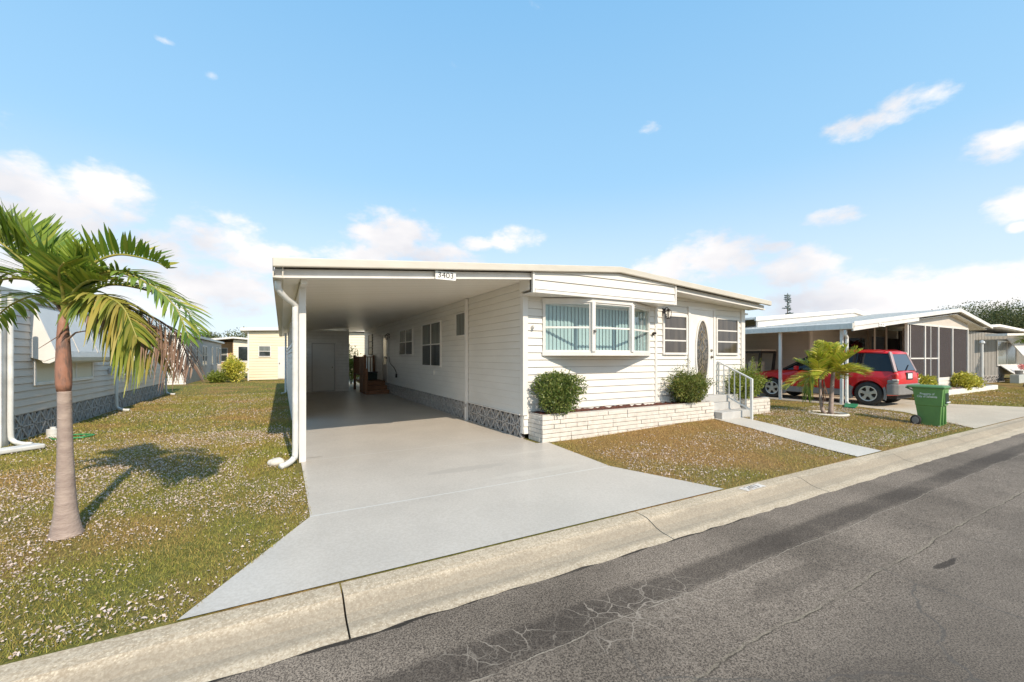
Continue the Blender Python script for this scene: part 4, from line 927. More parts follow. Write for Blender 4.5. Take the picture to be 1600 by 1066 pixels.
def flare(y0, m_, a0, a1, r0, r1, x, nm, wx=.05):
    b = MB(); n = 20; vs = []
    for i in range(n+1):
        a = a0+(a1-a0)*i/n
        for (r, xx) in ((r0, x-wx), (r0, x+.012), (r1, x+.004), (r1, x-wx)): vs.append((xx, y0+r*math.cos(a), .36+r*math.sin(a)))
    fs_ = [tuple(i*4+j for i, j in ((k, q), (k, (q+1) % 4), (k+1, (q+1) % 4), (k+1, q))) for k in range(n) for q in range(4)]
    for sg in (-1, 1): b = MB(); b.v = [(sg*p[0], p[1], p[2]) for p in vs]; b.f = fs_; b.build(nm, m_, CT)
for y0 in (0, 2.86):
    flare(y0, red, R(28), R(152), .412, .50, .917, 'arch_flare')
flare(0, gplastic, R(-22), R(28), .412, .53, .915, 'arch_cladding'); flare(0, gplastic, R(152), R(200), .412, .50, .915, 'arch_cladding')
flare(2.86, gplastic, R(-22), R(28), .412, .50, .915, 'arch_cladding'); flare(2.86, gplastic, R(152), R(200), .412, .50, .915, 'arch_cladding')
for s in (-1, 1): b = MB(); b.box(s*.915-.012, s*.915+.012, .42, 2.42, .27, .46); b.build('sill_cladding', gplastic, CT, bevel=.01)
# rear bumper
b = MB(); o2 = [(-.93, -.60), (-.90, -.985), (.90, -.985), (.93, -.60)]
pts = [(-.935, -.50), (-.93, -.78), (-.86, -.95), (-.6, -1.02), (.6, -1.02), (.86, -.95), (.93, -.78), (.935, -.50)]
b.prism(pts, 'z', .36, .68); b.prism([(-.925, -.52), (-.92, -.76), (-.85, -.90), (.85, -.90), (.92, -.76), (.925, -.52)], 'z', .68, .80); b.build('rear_bumper', gplastic, CT, bevel=.03)
b = MB(); b.prism([(-.90, 3.36), (-.84, 3.60), (-.55, 3.74), (.55, 3.74), (.84, 3.60), (.90, 3.36)], 'z', .30, .56); b.build('front_bumper', gplastic, CT, bevel=.03)
# greenhouse
gh = MB()
bt = [(-.80, .78, 1.04), (-.3, .81, 1.06), (.9, .82, 1.05), (2.0, .80, 1.04), (2.62, .66, 1.03)]
tp = [(-.46, .60, 1.60), (-.2, .64, 1.625), (.6, .65, 1.645), (1.25, .63, 1.63), (1.55, .60, 1.60)]
L1 = [(-w, y, z) for y, w, z in bt]+[(w, y, z) for y, w, z in bt[::-1]]; T1 = [(-w, y, z) for y, w, z in tp]+[(w, y, z) for y, w, z in tp[::-1]]; n = 10
gh.add(L1+T1, [(i, (i+1) % n, n+(i+1) % n, n+i) for i in range(n)]+[tuple(range(n, 2*n))]); gh.build('side_glass', carglass, CT)
b = MB(); rp = [(-.56, .62, 1.615), (-.50, .655, 1.63), (-.2, .675, 1.645), (.6, .685, 1.665), (1.25, .66, 1.65), (1.60, .60, 1.61)]
vs = []
for y, w, z in rp: vs += [(-w, y, z-.04), (-w*.97, y, z), (-w*.5, y, z+.03), (w*.5, y, z+.03), (w*.97, y, z), (w, y, z-.04)]
b.add(vs, [(i*6+k, i*6+k+1, (i+1)*6+k+1, (i+1)*6+k) for i in range(5) for k in range(5)]+[tuple(range(6)), (5*6, 31, 32, 33, 34, 35)]); b.build('roof_panel', red, CT, smooth=True)
b = MB()
for s in (-1, 1):
    b.bar((s*.80, -.76, 1.04), (s*.635, -.48, 1.62), .10, .05, up=(s, 0, 0)); b.bar((s*.825, .42, 1.05), (s*.675, .40, 1.63), .07, .03, up=(s, 0, 0)); b.bar((s*.825, 1.40, 1.05), (s*.665, 1.28, 1.63), .06, .03, up=(s, 0, 0)); b.bar((s*.70, 2.56, 1.04), (s*.62, 1.54, 1.61), .06, .05, up=(s, 0, 0))
b.build('pillar', darkmetal, CT)
b = MB()
for s in (-1, 1): b.bar((s*.81, -.80, 1.04), (s*.62, -.50, 1.63), .13, .07, up=(s*.3, -1, 0))
b.build('rear_pillar', mat('pale_pillar', (.42, .30, .29), .4, coat=.3), CT, bevel=.01)
b = MB(); b.add([(-.70, -.835, 1.08), (.70, -.835, 1.08), (.56, -.545, 1.58), (-.56, -.545, 1.58)], [(0, 1, 2, 3)]); b.build('rear_window', rearglass, CT)
b = MB(); b.bar((-.1, -.86, 1.08), (.3, -.76, 1.24), .02); b.build('rear_wiper', darkmetal, CT)
b = MB()
for s in (-1, 1): b.tube([(s*.64, -.35, 1.655), (s*.66, -.2, 1.70), (s*.66, 1.2, 1.715), (s*.63, 1.4, 1.66)], .014)
b.build('roof_rail', red, CT)
for s in (-1, 1):
    b = MB(); b.box(s*.85-.05, s*.85+.05, -.885, -.70, .83, 1.0); b.build('tail_light', redlens, CT, bevel=.03)
    b = MB(); b.box(s*.865-.06, s*.865+.06, -.925, -.72, .785, .825); b.build('reversing_light', paleplas, CT, bevel=.01)
    b = MB(); b.box(s*.72-.15, s*.72+.15, 3.44, 3.6, .66, .80); b.build('headlight', paleplas, CT, bevel=.03)
    b = MB(); b.box(s*.97-.10, s*.97+.10, 1.95, 2.05, 1.04, 1.18); b.build('wing_mirror', red, CT, bevel=.03)
b = MB(); b.box(-.17, .17, -.965, -.945, .84, .99); b.build('number_plate', paint_white, CT, bevel=.004)
b = MB(); b.box(-.26, .26, -.94, -.90, .80, 1.02); b.build('plate_recess', darkmetal, CT)
b = MB()
for s in (-1, 1):
    for y in (.98, 1.95): b.bar((s*.912, y, .46), (s*.912, y, .80), .006, .01)
    b.box(s*.915-.012, s*.915+.012, 1.05, 1.2, .90, .925); b.box(s*.915-.012, s*.915+.012, .62, .5, .90, .925)
b.build('door_trim', mat('dark_red_gap', (.08, .005, .005), .5), CT)
def wheel(x, y, s):
    r = .36; b = MB(); hw = .11
    b.lathe([(.235, -hw), (.30, -hw), (.345, -hw*.85), (r, -hw*.55), (r, hw*.55), (.345, hw*.85), (.30, hw), (.235, hw), (.235, -hw)], 36, 'x', (x, y, r)); w = b.build('wheel', rubber, CT, smooth=True)
    xo = x+s*(hw-.005)
    b = MB(); b.lathe([(.225, xo-s*.01-x), (.238, xo-x+s*.002), (.228, xo-x+s*.008), (.205, xo-x-s*.002), (.20, xo-x-s*.05)], 36, 'x', (x, y, r))
    for k in range(5):
        a = 2*math.pi*k/5+.3; c, d = math.cos(a), math.sin(a); px, pz = -d, c
        q = [(.05, .052), (.12, .036), (.205, .060)]
        top_ = [(xo-s*.004*(i == 0), y+c*rr_+px*w_, r+d*rr_+pz*w_) for i, (rr_, w_) in enumerate(q)]+[(xo, y+c*rr_-px*w_, r+d*rr_-pz*w_) for rr_, w_ in q[::-1]]
        bot = [(p[0]-s*.03, p[1], p[2]) for p in top_]
        b.add(top_+bot, [tuple(range(6)), tuple(range(6, 12))]+[(i, (i+1) % 6, 6+(i+1) % 6, 6+i) for i in range(6)])
    b.lathe([(0, xo-x+s*.006), (.055, xo-x+s*.004), (.062, xo-x-s*.02)], 20, 'x', (x, y, r)); b.build('rim', alloy, w)
    b = MB(); b.lathe([(0, xo-x-s*.055), (.23, xo-x-s*.055)], 24, 'x', (x, y, r)); b.build('brake_disc', darkmetal, w)
for y in (0, 2.86):
    for s in (-1, 1): wheel(s*.80, y, s)
b = MB(); b.box(-.62, .62, -.75, 3.4, .22, .5); b.build('underbody', rubber, CT)

def squeeze(o):
    for ch in o.children:
        if ch.type == 'MESH' and not ch.name.startswith(('wheel', 'rim', 'brake')):
            for v in ch.data.vertices:
                if v.co.y < -.38: v.co.y = -.38+(v.co.y+.38)*.62
squeeze(CT); CT.scale = (.90, 1, 1); CT.location.x = 16.60

# ------------------------------------------------------------------ golf cart
GT = thing('golf_cart', 'white-roofed golf cart parked beyond the red car along the beige wall', 'golf cart', (17.75, 9.9, .014))
b = MB(); b.box(-.55, .55, .0, 1.9, 1.74, 1.80); b.build('roof', mat('tan_cart_roof', (.62, .52, .42), .5), GT, bevel=.02)
b = MB(); b.box(-.53, .53, .02, 1.88, 1.64, 1.738); b.build('roof_trim', darkmetal, GT)  # dark slab filling the underside of the roof
for (x, y, x2, y2) in ((-.5, .15, -.52, .05), (.5, .15, .52, .05), (-.5, 1.45, -.5, 1.75), (.5, 1.45, .5, 1.75)):
    b = MB(); b.bar((x, y, .7), (x2, y2, 1.70), .09); b.build('roof_strut', darkmetal, GT)
b = MB(); b.box(-.56, .56, -.1, 2.3, .35, .60); b.prism([(1.8, .6), (2.3, .6), (2.2, .85), (1.85, .98)], 'x', -.5, .5); b.build('body', mat('cart_body', (.05, .05, .05), .4), GT, bevel=.03)
b = MB(); b.box(-.5, .5, .55, 1.0, .62, .80); b.box(-.5, .5, .45, .60, .80, 1.30); b.build('seat', mat('cream_seat', (.62, .56, .48), .6), GT, bevel=.03)
b = MB(); b.tube([(-.2, 1.7, .9), (-.2, 1.45, 1.12)], .015); b.lathe([(.14, .01), (.155, 0), (.14, -.01), (.125, 0), (.14, .01)], 20, 'y', (-.2, 1.42, 1.14)); b.build('steering_wheel', rubber, GT)
for y in (.25, 1.75):
    for s in (-1, 1): b = MB(); b.lathe([(.0, -.07), (.2, -.07), (.22, 0), (.2, .07), (0, .07)], 20, 'x', (s*.5, y, .22)); b.build('wheel', rubber, GT, smooth=True)

# ------------------------------------------------------------------ neighbour home on the right
NH = thing('neighbour_home', 'white gabled home with screened porch and open carport right of the white home', 'house', (20, 8.8, 0)); NR = Vector((20, 8.8, 0))
nz = lambda x: 2.56+(3.50-2.56)*(x-15.3)/(24.6-15.3) if x < 24.6 else 3.50-(3.50-2.93)*(x-24.6)/(28.8-24.6)
tp_ = [(15.3, nz(15.3)), (24.6, 3.5), (28.8, nz(28.8))]
def noff(o): return off(o, NR)
b = MB(); b.prism(tp_+[(x, z-.05) for x, z in reversed(tp_)], 'y', 6.06, 9.2); b.prism([(15.3, nz(15.3)), (19.5, nz(19.5)), (19.5, nz(19.5)-.05), (15.3, nz(15.3)-.05)], 'y', 9.2, 20); noff(b.build('porch_roof', wmetal, NH))
b = MB()
for i in range(34): x = 15.6+i*.39; b.bar((x, 6.06, nz(x)+.012), (x, 9.2 if x > 19.4 else 20, nz(x)+.012), .05, .03)
noff(b.build('roof_rib', wmetal, NH))
b = MB(); b.prism([(15.25, nz(15.3)+.02), (24.6, 3.52), (28.85, nz(28.8)+.02), (28.85, nz(28.8)-.12), (24.6, 3.37), (15.25, nz(15.3)-.12)], 'y', 5.98, 6.055); b.prism([(15.25, nz(15.3)-.122), (20.3, nz(20.3)-.125), (20.3, nz(20.3)-.25), (15.25, nz(15.3)-.26)], 'y', 6.0, 6.05); noff(b.build('fascia', trim, NH, bevel=.005))
b = MB(); b.box(15.2, 15.3, 6.0, 20, 2.36, 2.54); noff(b.build('gutter', wmetal, NH, bevel=.01))
b = MB(); b.prism([(15.32, nz(15.3)-.2), (24.6, 3.28), (28.6, nz(28.6)-.2), (28.6, nz(28.6)-.18), (24.6, 3.3), (15.32, nz(15.3)-.18)], 'y', 6.12, 9.15); b.prism([(15.32, nz(15.3)-.2), (18.6, nz(18.6)-.2), (18.6, nz(18.6)-.18), (15.32, nz(15.3)-.18)], 'y', 9.15, 20); noff(b.build('carport_ceiling', ceilm, NH))
# upper roof set back
up = [(15.6, 2.98), (23.4, 3.72), (28.5, 3.2)]
b = MB(); b.prism(up+[(x, z-.06) for x, z in reversed(up)], 'y', 9.22, 22); b.prism([(15.55, 3.0), (23.4, 3.74), (28.55, 3.22), (28.55, 3.06), (23.4, 3.58), (15.55, 2.86)], 'y', 9.14, 9.21); noff(b.build('main_roof', wmetal, NH, bevel=.004))
b = MB(); b.prism([(15.8, 2.5), (28.3, 2.5), (28.3, 3.12), (23.4, 3.6), (15.8, 2.92)], 'y', 9.23, 9.3); noff(b.build('upper_gable_wall', trim, NH))
b = MB()
for i in range(24): x = 15.9+i*.5; z = 2.98+.0949*(x-15.6) if x < 23.4 else 3.72-.102*(x-23.4); b.bar((x, 9.24, z+.012), (x, 22, z+.012), .05, .03)
noff(b.build('roof_rib', wmetal, NH))
noff(siding(frame(18.6, 0, -90), -20, -8.8, .0, 2.74, beigew, NH, 'side_wall', pitch=.2))
noff(siding(frame(0, 8.8, 0), 18.6, 28.4, .0, [(18.6, 2.8), (28.4, 2.8)], beigew, NH, 'entry_wall', pitch=.2))
b = MB(); b.box(18.55, 18.75, 8.74, 8.80, 0, 2.8); noff(b.build('corner_trim', grayw, NH))
Nf = frame(0, 8.8, 0)
noff(window(NH, Nf, 21.5, 23.4, 1.0, 2.35, 1, 1, fr=.09, upper=glassd, lower=glassd, fm=beigew))
b = MB(); b.M = Nf; b.box(23.65, 23.95, -.08, 0, 0, 2.8); b.box(25.4, 25.6, -.08, 0, 0, 2.8); b.box(27.1, 27.4, -.08, 0, 0, 2.8); noff(b.build('pilaster', mat('tan_trim', (.50, .42, .34), .6), NH))
b = MB(); b.M = Nf; b.box(23.95, 25.4, -.05, 0, .1, 2.45); noff(b.build('curtained_window', mat('dim_pink_curtain', (.13, .09, .08), .2, (.09, .065, .06), 3), NH))
b = MB(); b.M = Nf; b.box(25.6, 27.1, -.05, 0, .1, 2.4); noff(b.build('dark_door', dark, NH))
# wreath hangs on the window
WT = thing('flower_wreath', 'dark red wreath with a white centre hanging on the neighbour window', 'wreath', (22.3, 8.70, 1.72))
r_ = np.random.default_rng(3); a = r_.uniform(0, 6.28, 700); rad_ = .34+r_.normal(size=700)*.06
c = np.stack([np.cos(a)*rad_, r_.uniform(-.1, .02, 700), np.sin(a)*rad_], 1); d1 = r_.normal(size=(700, 3))*.04; d2 = r_.normal(size=(700, 3))*.04
fast('wreath_ring', np.stack([c-d1, c+d2, c+d1, c-d2], 1), leafmat('wreath_petal', [(.20, .02, .03), (.10, .02, .02), (.06, .06, .02)]), WT)
bm = bmesh.new(); bmesh.ops.create_icosphere(bm, subdivisions=2, radius=.12); me = bpy.data.meshes.new('white_ornament'); bm.to_mesh(me); bm.free(); me.materials.append(paint_white); o = link(bpy.data.objects.new('white_ornament', me), WT); o.location = (0, -.12, .0)
# posts and their downspout
for (y) in (6.36, 8.2, 13.0):
    b = MB(); b.box(15.35, 15.43, y-.04, y+.04, 0, 2.36); noff(b.build('carport_post', trim, NH, bevel=.005))
b = MB(); b.tube(vpath([(15.27, 6.22, 2.34), (15.28, 6.22, 2.2), (15.42, 6.24, 2.1), (15.44, 6.25, 1.9), (15.44, 6.25, .15), (15.35, 6.15, .05)], 4), .045, 10); noff(b.build('downspout', pipe, NH, smooth=True))
# screened porch
b = MB()
px_ = [20.35, 21.55, 22.95, 24.75, 26.75]
posts = (20.35, 22.0, 23.4, 25.0, 26.9)
for x in posts:
    b = MB(); zt_ = min(nz(x)-.12, 2.78); b.box(x-.045, x+.045, 6.32, 6.41, .0, zt_); noff(b.build('porch_post', trim, NH, bevel=.004))
b = MB(); b.box(20.3, 26.95, 6.33, 6.40, 2.72, 2.80); b.box(20.4, 23.4, 6.34, 6.39, 1.42, 1.47); b.box(20.6, 20.64, 6.34, 6.39, 0, 2.72); b.box(22.6, 22.64, 6.34, 6.39, 0, 2.72); noff(b.build('porch_rail', trim, NH))
b = MB(); b.prism([(20.5, 2.80), (24.6, 3.35), (26.9, 3.04), (26.9, 2.80)], 'y', 6.34, 6.40); noff(b.build('gable_panel', grayw, NH))
noff(siding(frame(0, 6.345, 0), 23.4, 26.9, .1, .66, trim, NH, 'knee_wall', pitch=.14, thick=.05))
for a_, c_ in zip(posts[:-1], posts[1:]):
    b = MB(); b.box(a_+.05, c_-.05, 6.36, 6.364, .05 if a_ < 23 else .68, 2.72); noff(b.build('insect_screen', scr, NH))
b = MB(); b.box(26.93, 26.935, 6.42, 8.75, .05, 2.8); noff(b.build('insect_screen', scr, NH))
for x_ in (21.2, 22.3, 24.0, 26.0): b = MB(); b.box(x_, x_+.05, 7.6, 7.65, 0, 2.78); noff(b.build('porch_post', grayw, NH))
b = MB(); b.box(18.2, 28.5, 6.35, 9.0, -.02, .05); noff(b.build('porch_floor', ndrivem, NH))
b = MB(); b.box(16.95, 17.42, 5.985, 5.995, 2.50, 2.62); o = noff(b.build('number_plate', paint_white, NH))
b = MB()
for i in range(3): b.box(17.0+.12*i, 17.04+.12*i, 5.98, 5.984, 2.53, 2.59)
b.build('faded_digit', letter_dark if False else mat('faded_digits', (.25, .25, .25), .6), o)
T = thing('splash_mat', 'bright green splash mat on the grass under the neighbour downspout', 'mat', (14.95, 5.95, float(g(14.95, 5.95))+.02), R(20))
b = MB(); b.add([(-.55, -.12, 0), (.4, -.16, 0), (.42, .16, .02), (-.5, .14, 0), (-.55, -.12, .03), (.4, -.16, .05), (.42, .16, .05), (-.5, .14, .03)], [(0, 3, 2, 1), (4, 5, 6, 7), (0, 1, 5, 4), (1, 2, 6, 5), (2, 3, 7, 6), (3, 0, 4, 7)]); b.build('mat_sheet', matg, T, bevel=.008)
# white-bordered bed
T = thing('garden_bed', 'raised rock bed with a white border before the screened porch', 'garden bed', (20.2, 5.1, 0))
b = MB(); b.box(0, 8.9, .78, .88, -.1, .20); b.box(8.8, 8.9, .88, 1.2, -.1, .2); b.box(0, .1, .88, 1.2, -.1, .2); b.build('border', mat('white_border', (.80, .77, .72), .6), T, bevel=.01)
b = MB(); b.box(.1, 8.8, .88, 1.2, -.1, .15); b.build('gravel', mat('bed_gravel', (.45, .36, .30), .9, (.2, .14, .12), 25, .8, 30), T)
for i in range(10):
    x = 2.2+rr.uniform(0, 4.4); b = MB(); s_ = rr.uniform(.06, .13); b.lathe([(0, s_), (s_*.8, s_*.7), (s_*1.2, .0), (s_*.9, -s_*.4)], 7, c=(x, .95+rr.uniform(-.02, .12), .16)); b.build('rock', mat('brown_rock', (.22, .15, .12), .9, (.4, .33, .28), 10), T)
shrub('croton_shrub', (19.55, 5.72, 0), (.30, .30, .36), 'yellow croton shrub just right of the red car', crotonm, 41, 'yellow croton shrubs', 900, .09)
shrub('croton_shrub', (25.0, 6.03, .1), (.32, .24, .32), 'yellow croton shrub at the right end of the screened porch', crotonm, 42, 'yellow croton shrubs', 800, .09)
shrub('croton_shrub', (26.1, 6.03, .1), (.30, .22, .22), 'low yellow croton shrub by the far porch corner post', crotonm, 43, 'yellow croton shrubs', 500, .09)

# ------------------------------------------------------------------ far right home
FH = thing('gray_home', 'gray vertically panelled home with a white window awning at the right edge', 'house', (36, 7.6, 0)); FR = Vector((36, 7.6, 0))
def foff(o): return off(o, FR)
b = MB(); b.box(30.6, 46, 7.6, 20, .42, 2.9)
for i in range(60): b.box(30.6+i*.26, 30.66+i*.26, 7.575, 7.6, .42, 2.9)
foff(b.build('wall', mat('gray_panel', (.42, .40, .37), .6), FH))
foff(screen_blocks(frame(0, 7.58, 0), 30.6, 38.8, 0, .42, FH, bw=.8))
b = MB(); b.prism([(30.2, 2.9), (36, 3.25), (46.5, 3.0), (46.5, 3.12), (36, 3.38), (30.2, 3.02)], 'y', 7.2, 20.5); foff(b.build('roof', wmetal, FH))
b = MB(); b.prism([(33.3, 2.62), (46, 3.0), (46, 3.12), (33.3, 2.74)], 'y', 6.4, 7.19); foff(b.build('carport_canopy', wmetal, FH))
foff(window(FH, frame(0, 7.56, 0), 37.2, 41.0, 1.05, 2.4, 2, 1, fr=.08, upper=curtain, lower=curtain))
b = MB(); b.prism([(7.5, 2.6), (6.9, 1.55), (6.86, 1.6), (7.48, 2.66)], 'x', 38.9, 41.5); foff(b.build('window_awning', trim, FH))
b = MB(); b.prism([(7.5, .95), (7.0, .5), (6.96, .5), (7.5, 1.02)], 'x', 37.6, 41.5); foff(b.build('lower_shutter', trim, FH))
T = thing('planter_box', 'pale gray box with potted plants under the awning at the right edge', 'planter box', (36.6, 6.6, 0))
b = MB(); b.box(0, 2.2, 0, .35, 0, .48); b.build('box_body', mat('pale_gray_metal', (.50, .52, .50), .5), T, bevel=.01)
b = MB(); b.lathe([(0, .48), (.14, .48), (.18, .72), (0, .72)], 12, c=(.9, .17, 0)); b.build('pot', gplastic, T)
fast('blossom', leaf_cloud((1.7, .17, .92), (.3, .15, .16), 200, .1, 5), leafmat('blossom_petal', [(.7, .2, .2), (.75, .4, .38)]), T)
T = thing('leaning_palm', 'leaning gray-brown palm trunk cut by the right picture edge', 'palm tree', (33.0, 5.6, 0))
b = MB(); b.tube([(0, 0, 0), (.12, -.02, .4), (.5, -.06, 1.4), (.9, -.1, 2.6)], [.24, .17, .13, .12], 12); b.build('trunk', barkp, T, smooth=True)
for i in range(9):
    a = i*.7; pts = [(.9, -.1, 2.6)]+[(.9+math.cos(a)*t*1.2, -.1+math.sin(a)*t*1.2, 2.6+.5*t-.8*t*t) for t in (.3, .7, 1.0)]
    if math.cos(a)*CR - math.sin(a)*SR > -.1: palm_frond(T, pts, .5, 16, frondm, 80+i, .05, droop=.4)
T = thing('lamp_pole', 'thin white pole standing between the screened porch and the gray home', 'pole', (29.4, 6.45, 0))
b = MB(); b.tube([(0, 0, 0), (0, 0, 2.15)], .05, 8); b.build('shaft', metalw, T); b = MB(); b.lathe([(0, 2.3), (.09, 2.26), (.11, 2.16), (.05, 2.14)], 8); b.build('cap', metalw, T)

# ------------------------------------------------------------------ left home
LH = thing('gray_sided_home', 'light gray lap-sided home with white clamshell awnings on the left edge', 'house', (-4.1, 10.1, 0)); LR = Vector((-4.1, 10.1, 0))
def loff(o): return off(o, LR)
Lf = frame(-4.1, 0, 90)       # s = y, outward +x
loff(siding(Lf, 10.1, 21.2, .48, 2.60, grayw, LH, 'side_wall'))
loff(siding(frame(0, 10.1, 0), -12, -4.1, .48, [(-12, 3.0), (-8, 3.0), (-4.1, 2.62)], grayw, LH, 'front_wall'))
b = MB(); b.box(-12, -4.2, 10.25, 21.2, .0, 2.55); loff(b.build('wall_core', darkblk, LH))
loff(screen_blocks(Lf, 10.14, 21.2, 0, .48, LH, bw=.45))
b = MB(); b.box(-4.12, -4.03, 10.04, 10.26, .0, 2.62); b.box(-4.3, -4.12, 10.04, 10.1, 0, 2.62); loff(b.build('corner_trim', pipe, LH, bevel=.006))
b = MB(); b.prism([(-12, 3.08), (-4.02, 2.66), (-4.02, 2.60), (-12, 3.02)], 'y', 9.95, 21.4); loff(b.build('roof', roofm, LH))
b = MB(); b.box(-4.10, -4.04, 10.27, 21.2, 2.52, 2.60); loff(b.build('eave_trim', trim, LH))
for (ya) in (10.18, 15.3, 20.9):
    b = MB(); b.tube(vpath([(-3.98, ya, 2.55), (-3.98, ya, 2.2), (-3.98, ya, 1.0), (-3.98, ya, .25), (-3.95, ya, .09), (-3.80, ya-.1, .04), (-3.68, ya-.15, .035)], 4), .038, 10); loff(b.build('downspout', pipe, LH, smooth=True))
for (ya, yb) in ((11.1, 14.2), (16.2, 19.6)):
    loff(window(LH, Lf, ya+.15, yb-.3, 1.02, 2.1, 3, 1, fr=.06, upper=palew, lower=palew))
    # clamshell awning: flat sloped face curling under at the bottom
    pr = [(0, 2.44), (.07, 2.44), (.34, 1.62), (.36, 1.50), (.33, 1.42), (.26, 1.38), (.18, 1.39), (.16, 1.42), (.25, 1.44), (.30, 1.52), (.28, 1.62), (.04, 2.38), (0, 2.38)]
    b = MB(); b.M = Lf; b.prism([(-y, z) for y, z in pr], 'x', ya, yb)
    for s in (ya, yb): b.prism([(0, 2.44), (-.07, 2.44), (-.33, 1.62), (-.35, 1.5), (-.2, 1.42), (0, 1.5)], 'x', s-.01, s+.01)
    A = loff(b.build('window_awning', trim, LH)); b = MB(); b.M = Lf
    n = 3
    for i in range(1, n): s = ya+(yb-ya)*i/n; b.bar((s, -.075, 2.42), (s, -.35, 1.60), .012, .012)
    b.build('awning_rib', grayw, A)
b = MB(); b.box(-4.09, -4.05, 15.0, 15.2, 1.05, 1.2); loff(b.build('meter_box', block, LH))
T = thing('white_spigot_cap', 'small white capped pipe stub beside the block skirting', 'pipe stub', (-3.72, 10.9, 0))
b = MB(); b.lathe([(0, 0), (.085, 0), (.085, .07), (.09, .07), (.09, .16), (.04, .17), (.04, .20), (0, .20)], 18); b.build('cap', pipe, T, smooth=False)
T = thing('garden_hose', 'green garden hose lying on the grass by the left home', 'hose', (-3.6, 10.3, 0))
b = MB(); b.tube(vpath([(-.1, .4, .03), (.1, .1, .03), (.35, .15, .03), (.5, .4, .03), (.2, .55, .035), (.1, .2, .04), (.45, .1, .03)], 6), .014, 8); b.build('tube', hosem, T, smooth=True)
T = thing('white_drain_pipe', 'pale flat drain channel lying on the grass at the left picture edge', 'drain pipe', (-3.9, 9.1, 0))
b = MB(); b.bar((-.6, -.5, .06), (.47, .55, .06), .24, .07); b.build('channel', pipe, T, bevel=.02)

# ------------------------------------------------------------------ homes at the back left
WH = thing('white_rear_home', 'white-fronted home with gray vertical-windowed side behind the left home', 'house', (-4.6, 28.7, 0)); WR = Vector((-4.6, 28.7, 0))
def woff(o): return off(o, WR)
b = MB(); b.box(-12, -4.6, 28.7, 44, 0, 2.62); woff(b.build('wall', mat('blue_gray_wall', (.42, .42, .42), .6), WH))
woff(siding(frame(0, 28.68, 0), -12, -4.62, 0, 2.6, white, WH, 'front_wall', thick=.015))
b = MB(); b.prism([(-12, 3.1), (-4.4, 2.8), (-4.4, 2.66), (-12, 2.9)], 'y', 28.4, 44.2); woff(b.build('roof', wmetal, WH))
for i, ya in enumerate((29.6, 31.6, 33.9, 35.0, 38.0, 40.6, 42.3)): woff(window(WH, frame(-4.6, 0, 90), ya, ya+.7, 1.0, 2.2, 1, 2, fr=.08, upper=curtain, lower=glassd))
AT = thing('air_conditioner', 'gray outdoor air conditioning unit on a white base at the back', 'air conditioner', (-3.75, 38.5, 0))
b = MB(); b.box(-.5, .5, -.4, .4, .12, .95); b.build('cabinet', grayw, AT, bevel=.03)
b = MB()
for i in range(12): b.box(-.46+.08*i, -.43+.08*i, -.42, -.402, .2, .9)
for i in range(5): b.box(-.47, .47, -.425, -.421, .25+.14*i, .265+.14*i)
b.build('grille', gplastic, AT); b = MB(); b.box(-.6, .6, -.5, .5, 0, .12); b.build('base', trim, AT)
YS = thing('yellow_shed', 'pale yellow sided building with small window and white door behind the lawn', 'shed', (-1.84, 31, 0)); YR = Vector((-1.84, 31, 0))
def yoff(o): return off(o, YR)
yoff(siding(frame(0, 31, 0), -1.84, 2.4, .05, [(-1.84, 3.12), (2.4, 3.28)], creamw, YS, 'wall', pitch=.17))
b = MB(); b.box(-1.83, 2.39, 31.1, 36, 0, 3.1); yoff(b.build('wall_core', creamw, YS))
b = MB(); b.prism([(-2.25, 3.14), (2.6, 3.33), (2.6, 3.53), (-2.25, 3.34)], 'y', 30.7, 36.3); yoff(b.build('roof', trim, YS))
yoff(window(YS, frame(0, 30.98, 0), -1.25, -.65, 1.56, 2.18, 1, 2, fr=.05, upper=curtain, lower=glassd))
b = MB(); b.box(-.22, .62, 30.94, 30.99, .1, 2.15); d = yoff(b.build('door', trim, YS)); b = MB(); b.tube([(-.12, 30.93, 1.1), (-.12, 30.88, 1.1)], .03); b.build('door_handle', brass, d)
b = MB(); b.box(-1.88, -1.8, 30.95, 31.0, 0, 3.12); yoff(b.build('corner_trim', trim, YS))
CH = thing('cream_rear_home', 'cream home with tan recess and white-framed windows at the back', 'house', (-4.2, 46, 0)); CRt = Vector((-4.2, 46, 0))
def coff(o): return off(o, CRt)
coff(siding(frame(0, 46, 0), -3.9, 3, 0, [(-3.9, 3.1), (3, 2.6)], palew, CH, 'front_wall', pitch=.2))
b = MB(); b.box(-6.4, -3.9, 47.2, 55, 0, 2.9); b.box(-3.95, -3.90, 46.05, 47.2, 0, 2.95); coff(b.build('recess_wall', orangew, CH))
b = MB(); b.prism([(-6.8, 2.85), (-3.9, 3.2), (3.2, 2.65), (3.2, 2.8), (-3.9, 3.36), (-6.8, 3.0)], 'y', 45.5, 56); coff(b.build('roof', trim, CH))
coff(window(CH, frame(0, 46, 0), -3.5, -.6, 1.15, 2.45, 4, 1, fr=.08, upper=glassd, lower=glassd)); coff(window(CH, frame(0, 47.2, 0), -5.6, -4.5, 1.1, 2.3, 2, 2, fr=.06, upper=curtain, lower=glassd))
GH = thing('sunlit_rear_home', 'bright cream home seen through the gap at the end of the carport', 'house', (4, 27, 0)); GR = Vector((4, 27, 0))
o = siding(frame(0, 27, 0), 3.0, 11, 0, 3.0, palew, GH, 'wall', pitch=.17); off(o, GR)
b = MB(); b.prism([(2.7, 3.0), (11, 3.3), (11, 3.4), (2.7, 3.1)], 'y', 26.7, 33); off(b.build('roof', trim, GH), GR)
b = MB(); b.box(3.0, 11, 27.12, 32, 0, 2.98); off(b.build('wall_core', palew, GH), GR)
